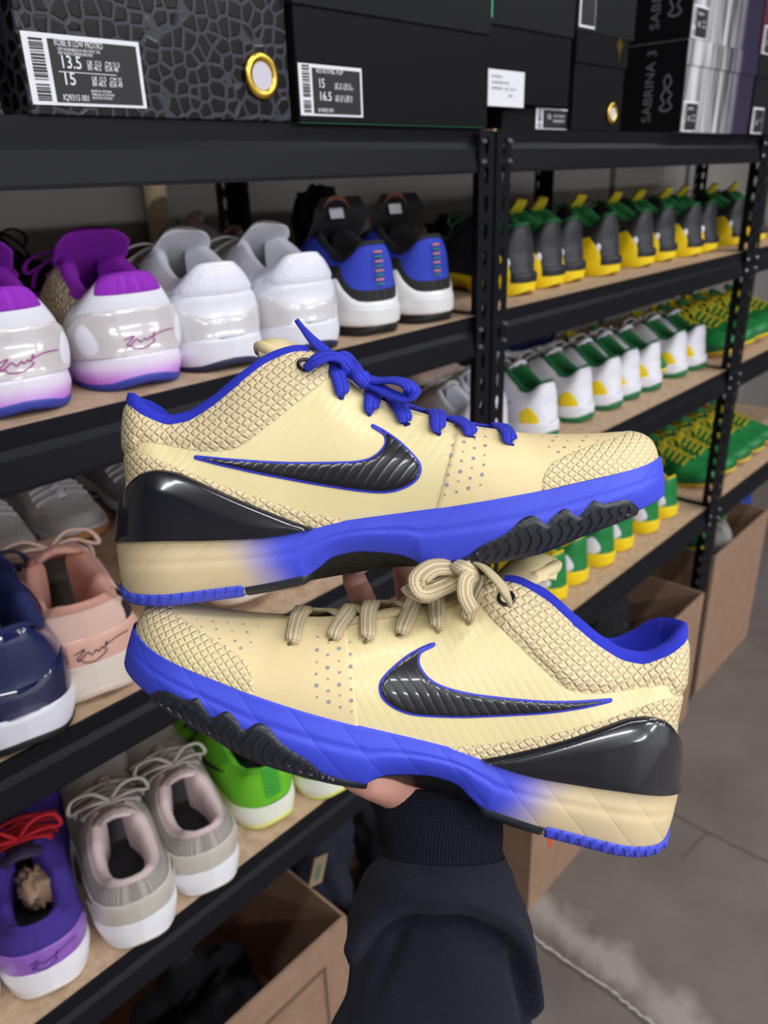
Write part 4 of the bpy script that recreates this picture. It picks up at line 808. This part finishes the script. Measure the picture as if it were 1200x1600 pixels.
for k, p in enumerate([(822, 462), (868, 450), (899, 441), (940, 430), (1006, 417), (1031, 408), (1059, 400), (1099, 393), (1158, 384), (1178, 378)]):
    q = onZ(*p, ZB); xx = q[0]
    if 2.06 < xx < 2.20: xx = 2.06 if xx < 2.13 else 2.20
    xy(BY, xx, .772+.006*(k % 3), ZB, 84+(k*7 % 5)-2, '%s black and yellow shoe with green collar counted from the double rack post' % ORD[k], g, .98)
for k in range(5): xy((RD, BK, RD, BK, RD)[k], 1.34+.165*k+(.1 if k > 3 else 0), 1.26, ZB, 2, '%s %s shoe lying sideways behind the black and yellow row, counted from the double post' % (ORD[k//2], ('maroon', 'black')[k % 2]), 'dark shoes behind the black and yellow row', .75)
g = 'row of white, green and yellow shoes'
for k, p in enumerate([(870, 690), (925, 660), (975, 642), (1005, 627), (1035, 612), (1068, 590), (1095, 578)]):
    q = onZ(*p, ZC2); xy(WG, q[0]-.0, .775+.005*(k % 2), ZC2, 84+(k*5 % 7)-3, '%s white shoe with yellow side patch and green sole counted from the double rack post' % ORD[k], g, .98)
for k in range(2): xy(WW, 1.125+.105*k, .80+.03*(k % 2), ZC2, 78, ('white shoe with green tick standing right against the double rack post', 'white shoe with green tick, one place off the double rack post')[k], 'white shoes beside the rack post', .95)
for x, y, z, yw, tl_, lb in ((1.08, 1.25, ZC2, 2, 0, 'blush pink shoe lying under another pink shoe at the back past the posts'), (1.76, 1.25, ZC2, 178, 0, 'single blush pink shoe lying sideways at the back of the white row'), (1.08, 1.24, ZC2+.105, 3, .15, 'blush pink shoe lying on top of another pink shoe past the posts')): xy(PK, x, y, z, yw, lb, 'blush pink shoes at the back past the posts', .95, tilt=tl_)
xy(K4, 1.44, 1.25, ZC2+.1, 3, 'white shoe lying sideways behind the white and green row', 'white shoes at the back', .9); xy(K4, 1.80, 1.26, ZC2, 178, 'white laced shoe at the back behind the yellow-patched shoes', 'white shoes at the back', .9)
xy(NV, 2.10, 1.26, ZC2, 178, 'dark navy shoe at the back behind the white and green row', 'white shoes at the back', .9)
g = 'row of green and yellow shoes'
for k, p in enumerate([(887, 944), (921, 916), (956, 886), (990, 862), (1024, 833), (1068, 814)]):
    q = onZ(*p, ZD); xy(GY, q[0], .762+.004*(k % 2), ZD, 84+(k*3 % 5)-2, '%s green shoe with yellow sole and white side patch counted from the double rack post' % ORD[k+1], g, .98)
xy(GY, 1.27, .77, ZD, 85, 'first green shoe with yellow sole and white side patch counted from the double rack post', g, .98)
for k in range(3): xy(GYL, 1.55+.2*k, 1.25, ZD, 5, '%s green low shoe lying sideways behind the green and yellow row, from the double post' % ORD[k], 'green shoes at the back', .8)
g = 'yellow-laced green shoes on the far rack'
for k in range(5): xy(GYL, 2.27+.125*k, 1.10, ZC2, -90, '%s toe-out green shoe with yellow laces on the far rack middle shelf, past its post' % ORD[k], g, (1.0, 1.1, 1.0))
for k in range(5): xy(GYL, 2.28+.125*k, 1.10, ZD, -90, '%s toe-out green shoe with yellow laces on the far rack lower shelf, past its post' % ORD[k], g, (1.0, 1.1, 1.0))
for k in range(3): xy(GYL, 1.93+.0*k+(.13 if k else 0)*k, 1.12, ZC2, -90, 'green shoe with yellow laces, toe out, just behind the last white shoe', 'green toe-out shoes behind the white row', .9) if k == 0 else None
g = 'shoes on the middle shelf behind the held shoes'
at(NV, 50, 1170, ZC, 78, 'glossy navy shoe with thick white sole', g, (1.08, 1.3, 1.12)); at(PK, 160, 1090, ZC, 77, 'blush pink shoe with black strap windows and salmon lining', g, (1.06, 1.35, 1.2))
xy(PK, .60, 1.06, ZC, 262, 'blush pink shoe turned toe-out behind the strap-windowed one', g, .9)
xy(GM, .415, 1.445, ZC, -95, 'white knit shoe with gum sole and coral marks, toe beside the navy shoe', g, .98); xy(GM, .535, 1.445, ZC, -95, 'white knit shoe with gum sole and coral marks, beside the grey indigo-soled shoe', g, .98); xy(GN, .675, 1.445, ZC, -95, 'grey knit shoe with white and indigo sole, toe out', g, .95)
for x, yw, lb in ((.80, 84, 'blush pink shoe hidden behind the laces of the upper held shoe'), (.91, 84, 'blush pink shoe beside the double rack post, behind the held shoe toe')): xy(PK, x, .86, ZC, yw, lb, 'blush pink shoes by the rack post', 1.0)
xy(PB, .64, .76, ZC, 82, 'ice blue and white shoe glimpsed between the two held shoes', g, .95)
g = 'shoes standing on the lower shelf'
at(K8P, 85, 1548, ZD, 73, 'purple shoe with red laces and white sole', g, (1.06, 1.166, 1.06)); at(K8, 228, 1472, ZD, 71, 'stone grey knit shoe with white sole, beside the purple shoe', g, (1.06, 1.166, 1.06)); at(K8, 335, 1390, ZD, 74, 'stone grey knit shoe with white sole, beside the neon green shoe', g, (1.04, 1.144, 1.04))
at(NN, 432, 1285, ZD, 80, 'neon green shoe with dark green heel stripe, beside the grey shoe', g, (1.04, 1.144, 1.04)); at(NN, 528, 1240, ZD, 80, 'neon green shoe next to the thumb of the hand', g, (1.0, 1.1, 1.0))
xy(K8, .075, .755, ZD, 73, 'stone grey shoe with white sole at the end, mostly out of view', g, (1.04, 1.144, 1.04))
# ------------------------------------------------------------------ cartons on the floor, clothes and paper
m_carton = room_mat('kraft_carton', (142, 112, 92), (158, 128, 106), 30, .8, .15)
def carton(x0, x1, y0, y1, h, label, m=None, flap=None):
    r = empty('cardboard_box', ((x0+x1)/2, (y0+y1)/2, 0)); tag(r, label, 'box', 'cardboard boxes under the racks'); w, d, t = (x1-x0)/2, (y1-y0)/2, .005; m = m or m_carton
    MB().box((-w, -d, 0), (w, -d+t, h)).ob('front_panel', m, r); MB().box((-w, d-t, 0), (w, d, h)).ob('back_panel', m, r)
    MB().box((-w, -d+t, 0), (-w+t, d-t, h)).ob('side_panel', m, r); MB().box((w-t, -d+t, 0), (w, d-t, h)).ob('side_panel', m, r); MB().box((-w+t, -d+t, 0), (w-t, d-t, t)).ob('base_panel', m, r)
    return r
def blob(name, c, s, m, seed, label, cat, group=None, amp=.28, n=40, k=26, fr=3.0, fold=.10):
    r_ = np.random.default_rng(seed); th = np.linspace(0, math.pi, k); ph = np.linspace(0, 2*math.pi, n, endpoint=False); T, Pp = np.meshgrid(th, ph, indexing='ij')
    D = np.stack([np.sin(T)*np.cos(Pp), np.sin(T)*np.sin(Pp), np.cos(T)], -1); f = np.ones_like(T)
    for i in range(14):
        v = r_.normal(size=3)*fr*(1+.25*i); f += amp/(1+.45*i)*np.sin(D@v+r_.random()*6.28)*.55
        f += fold/(1+.3*i)*(1-np.abs(np.sin(D@(v*1.7)+r_.random()*6.28)))
    f /= f.max()
    V = (D*np.maximum(f, .3)[..., None]*np.array(s)).reshape(-1, 3); V[:, 2] = np.maximum(V[:, 2], -s[2]*.75); F = []
    for i in range(k-1):
        for j in range(n): F.append((i*n+j, (i+1)*n+j, (i+1)*n+(j+1) % n, i*n+(j+1) % n))
    o = ob(name, mesh(name, V, F, m)); o.location = [float(q) for q in c]; o.location.z += s[2]*.75; return tag(o, label, cat, group)
m_cloth = mat('black_cloth', (20, 21, 27), .85, bump=('noise', 160, .3, .002)); m_cloth2 = mat('navy_cloth', (22, 26, 44), .85, bump=('noise', 160, .3, .002))
c1 = carton(.10, .650, .735, 1.20, .40, 'open cardboard box under the stone grey shoes, holding dark clothes')
V = [(.045, -.237, .10), (.215, -.237, .10), (.215, -.237, .33), (.045, -.237, .33)]
for a, b in ((0, 1), (1, 2), (2, 3), (3, 0)):
    p, q = np.array(V[a]), np.array(V[b]); MB().box(np.minimum(p, q)-.0012, np.maximum(p, q)+.0012).ob('print_line', mat('kraft_print', (116, 92, 78), .8), c1)
gg = 'dark clothes heaped in the cardboard boxes'
blob('folded_clothes', (.47, .93, .008), (.15, .16, .17), m_cloth, 3, 'heap of black clothes inside the open box under the grey shoes', 'clothes', gg)
blob('folded_clothes', (.24, .93, .008), (.12, .16, .15), m_cloth2, 5, 'heap of navy clothes at the end of the open box', 'clothes', gg)
blob('white_cord', (.545, .83, .20), (.03, .012, .02), mat('white_cord', (190, 186, 190), .7), 9, 'crumpled white drawcord on the black clothes', 'cord', None, .5, 24, 16, 5)
c5 = carton(.70, 1.06, .84, 1.22, .20, 'cardboard box behind the sleeve, heaped with dark clothes')
blob('folded_clothes', (.795, .96, .008), (.085, .10, .30), m_cloth2, 12, 'tall heap of navy clothes behind the sleeved arm', 'clothes', gg); blob('folded_clothes', (.965, .96, .008), (.085, .10, .30), m_cloth, 14, 'heap of black clothes behind the cuff', 'clothes', gg)
q = onY(497, 1360, .79); tg = empty('hang_tag', q, 0); tag(tg, 'small tan hang tag on the navy clothes', 'tag'); o = MB().box((-.016, -.001, -.028), (.016, .001, .028)).ob('card', mat('tag_tan', (136, 116, 92), .7), tg); MB().box((-.007, -.0016, -.018), (.006, -.001, .012)).ob('print', mat('tag_green', (86, 104, 84), .7), tg); tg.rotation_euler = (0, .35, 0)
c2 = carton(1.155, 1.585, .672, 1.10, .42, 'cardboard box with orange mark, standing below the green and yellow row')
e = onY(862, 1312, .671)-np.array(c2.location); MB().add([(e[0]-.022, -.2147, e[2]+.02), (e[0]+.018, -.2147, e[2]+.03), (e[0]+.022, -.2147, e[2]-.005), (e[0]-.005, -.2147, e[2]-.03)], [(0, 1, 2, 3)]).ob('orange_mark', mat('orange_print', (196, 92, 56), .7), c2)
c3 = carton(1.600, 2.075, .690, 1.14, .44, 'large open cardboard box of dark clothes next to the far rack post')
blob('folded_clothes', (1.37, .89, .008), (.17, .17, .24), m_cloth, 21, 'heap of black clothes in the orange-marked box', 'clothes', gg); blob('folded_clothes', (1.83, .91, .008), (.20, .18, .30), m_cloth, 23, 'heap of black clothes in the large open box', 'clothes', gg)
c4 = carton(2.20, 2.66, .715, .90, .50, 'cardboard box under the far rack with shoes poking out')
xy(GYL, 2.28, .80, .46, 12, 'green and yellow shoe poking out of the box under the far rack', 'shoes in the far box', .9, tilt=-.3); xy(BK, 2.30, .85, .30, 8, 'black shoe in the box under the far rack', 'shoes in the far box', .8)
blob('grey_cap', (2.36, .77, .43), (.05, .05, .075), mat('grey_wool', (130, 128, 126), .9), 31, 'rounded grey wool cap in the box under the far rack', 'cap', None, .08)
b6 = empty('blue_box', (2.98, 1.06, 0)); tag(b6, 'royal blue box with pale lettering behind the box of shoes', 'box'); m = mat('royal_card', (16, 70, 176), .5)
MB().box((-.20, -.12, 0), (.24, .14, .60), .003).ob('body', m, b6); lettering('APE', .06, mat('pale_blue_print', (110, 140, 196), .6), b6, (-.17, -.1212, .44))
pp = onZ(45, 1372, ZD+.07); blob('crumpled_paper', (.222, .845, ZD+.050), (.032, .05, .034), mat('kraft_paper', (150, 120, 98), .7), 41, 'ball of crumpled brown paper stuffed in the purple shoe', 'paper', None, .3, 30, 20, 4, .25)
for x, y, s, c, lab in ((1.09, 1.25, .07, m_cloth, 'black bag on the back of the upper shelf behind the blue and black shoes'),): blob('black_bag', (x+.08, y, ZB), (.075, .06, .12), c, 51, lab, 'bag', None, .15)
blob('navy_cap', (1.66, 1.25, ZC2), (.16, .07, .13), m_cloth2, 53, 'dark navy cloth cap behind the white and green row', 'cap', None, .15)
# ------------------------------------------------------------------ the person: hand under the lower shoe, dark sleeve
m_skin = mat('skin', (214, 156, 140), .5, bump=('noise', 220, .1, .001), var=.08, vscale=60); MATS['skin'].node_tree.nodes['Principled BSDF'].inputs['Subsurface Weight'].default_value = .15
MATS['skin'].node_tree.nodes['Principled BSDF'].inputs['Subsurface Radius'].default_value = (.01, .004, .003)
VV = []; FF = []
def limb(pts, rad, n=14, flat=1.0, dens=5):
    """tapered tube with rounded ends through (pixel, pixel, depth) points"""
    P = crom([cam(*p) for p in pts], dens); K = len(P); R_ = np.interp(np.linspace(0, 1, K), np.linspace(0, 1, len(rad)), rad); T = np.gradient(P, axis=0); T /= np.linalg.norm(T, axis=1, keepdims=True)
    P = np.concatenate([[P[0]-T[0]*R_[0]*.9, P[0]-T[0]*R_[0]*.6], P, [P[-1]+T[-1]*R_[-1]*.6, P[-1]+T[-1]*R_[-1]*.9]]); R_ = np.concatenate([[R_[0]*.3, R_[0]*.8], R_, [R_[-1]*.8, R_[-1]*.3]]); T = np.concatenate([[T[0]]*2, T, [T[-1]]*2])
    k0 = len(VV); ref = RC@np.array([0, 0, 1.])
    for p, r, t in zip(P, R_, T):
        s = unit(np.cross(t, ref)); q = np.cross(s, t)
        for j in range(n): a = 2*math.pi*j/n; VV.append(p+s*math.cos(a)*r+q*math.sin(a)*r*flat)
    for i in range(len(P)-1):
        for j in range(n): FF.append((k0+i*n+j, k0+i*n+(j+1) % n, k0+(i+1)*n+(j+1) % n, k0+(i+1)*n+j))
    FF.append(tuple(k0+j for j in range(n-1, -1, -1))); FF.append(tuple(k0+(len(P)-1)*n+j for j in range(n)))
limb([(690, 1480, .45), (686, 1380, .47), (682, 1300, .482), (672, 1255, .487)], [.026, .026, .026, .028], flat=.75)          # forearm and wrist
limb([(680, 1275, .478), (650, 1243, .485), (625, 1232, .50), (618, 1226, .53)], [.027, .030, .028, .020], flat=.62)         # palm under the arch
limb([(700, 1250, .470), (708, 1236, .495), (712, 1228, .53)], [.024, .022, .016], flat=.7)
limb([(662, 1246, .474), (620, 1225, .456), (582, 1219, .440), (551, 1213, .436)], [.021, .0155, .0115, .0085])            # thumb
limb([(612, 1228, .525), (604, 1160, .556), (592, 1050, .562), (573, 955, .548), (552, 902, .538)], [.0125, .0115, .0105, .0095, .0085])
limb([(652, 1230, .530), (652, 1160, .562), (648, 1045, .566), (640, 940, .552), (631, 888, .540)], [.0125, .0115, .0105, .0095, .0085])
limb([(692, 1230, .530), (700, 1160, .562), (702, 1060, .564), (700, 975, .552)], [.012, .011, .010, .0085])
limb([(722, 1230, .525), (742, 1170, .555), (750, 1095, .556), (752, 1035, .548)], [.0105, .0095, .0085, .0075])
skin = mesh('person', VV, FF, m_skin); per = ob('person', skin); tag(per, 'person in a dark sweatshirt sleeve holding up two shoes with one hand', 'person')
rm = per.modifiers.new('join', 'REMESH'); rm.mode = 'VOXEL'; rm.voxel_size = .0028; rm.use_smooth_shade = True; sm = per.modifiers.new('soften', 'SMOOTH'); sm.factor = .5; sm.iterations = 6
m_sleeve = mat('dark_fleece', (31, 32, 45), .92, sheen=.05, spec=.12, bump=('weave', 330, .6, .0012)); m_rib = mat('dark_rib_knit', (27, 28, 40), .92, sheen=.03, spec=.08, bump=('weave', 150, .8, .002))
SIL = [(1205, 592, 766, .478), (1222, 580, 776, .474), (1240, 573, 782, .470), (1270, 586, 786, .464), (1310, 599, 787, .456), (1332, 600, 788, .452), (1342, 592, 791, .450), (1356, 578, 796, .447), (1372, 566, 802, .444), (1400, 553, 815, .438), (1450, 541, 831, .428), (1500, 543, 838, .417), (1550, 538, 838, .405), (1600, 514, 833, .393), (1680, 480, 832, .37), (1800, 440, 840, .335)]
fs = [pchip([(s[0], s[k]) for s in SIL]) for k in (1, 2, 3)]
ARC = pchip([(500, 1590), (545, 1500), (575, 1445), (610, 1412), (650, 1398), (700, 1398), (750, 1414), (790, 1446), (818, 1510), (834, 1590), (860, 1700)])
def sleeve(y0, y1, ny, na, grow, fn, name, m, parent, closed=False):
    V = []; uv = []; ys = np.linspace(y0, y1, ny); ex, ez = RC[:, 0], RC[:, 2]; ey = RC[:, 1]
    for i, y in enumerate(ys):
        xl, xr, d = [float(f(y)) for f in fs]; c = cam((xl+xr)/2, y, d); a = (xr-xl)/2*d/FPX; ax = unit(ez*.22-ey); v = unit(np.cross(ax, ex))   # v points to or from the lens
        if v@ez > 0: v = -v
        for j in range(na):
            t = 2*math.pi*j/na; ct, st = math.cos(t), math.sin(t); px = (xl+xr)/2+ct*(xr-xl)/2; r = grow+fn(px, y, st, ct)
            V.append(c+ex*ct*(a+r*.35)+v*st*(a*.80+r)); uv.append((t*a, (y-y0)*d/FPX))
    F = []
    for i in range(ny-1):
        for j in range(na): F.append((i*na+j, i*na+(j+1) % na, (i+1)*na+(j+1) % na, (i+1)*na+j))
    o = ob(name, mesh(name, V, F, m, np.array(uv)), parent); sd = o.modifiers.new('thickness', 'SOLIDIFY'); sd.thickness = .0018; return o
_r = np.random.default_rng(2); WV = [(_r.normal(size=2)*[.018, .010], _r.random()*6.28) for _ in range(9)]
def wrinkle(px, y, st, amp):
    return amp*sum(math.sin(px*w[0]+y*w[1]+p+st*1.3) for w, p in WV)/4
def fn_cuff(px, y, st, ct): return wrinkle(px, y, st, .0012)-.0015*math.exp(-((y-1322)/14)**2)+.0004*math.sin(math.atan2(st, ct)*70)
def fn_sleeve(px, y, st, ct):
    s = y-float(ARC(px)); front = float(smooth01((st+.15)/.5)); h = wrinkle(px, y, st, .0024)
    band = math.exp(-((s+24)/20)**2)*.0105; inner = -.0125*float(smooth01((s+2)/9))*math.exp(-max(s-40, 0)/120)
    dip = -.004*math.exp(-((px-652)/26)**2-((y-1350)/14)**2)
    crease = -.006*math.exp(-((px-600-(1480-y)*.45)/11)**2)*float(smooth01((y-1420)/30))*float(smooth01((1560-y)/50)); cr2 = -.005*math.exp(-((px-800-(y-1470)*.2)/9)**2)*float(smooth01((y-1455)/25))
    return h+(band+inner+crease+cr2)*front+dip*front+.003*math.exp(-((y-1362)/14)**2)
slv = sleeve(1336, 1800, 150, 150, .0, fn_sleeve, 'sleeve', m_sleeve, per); slv['label'] = 'dark navy-black sweatshirt sleeve bunched in folds'
cf = sleeve(1224, 1350, 60, 150, -.001, fn_cuff, 'cuff', m_rib, slv); cf['label'] = 'ribbed dark cuff at the wrist'
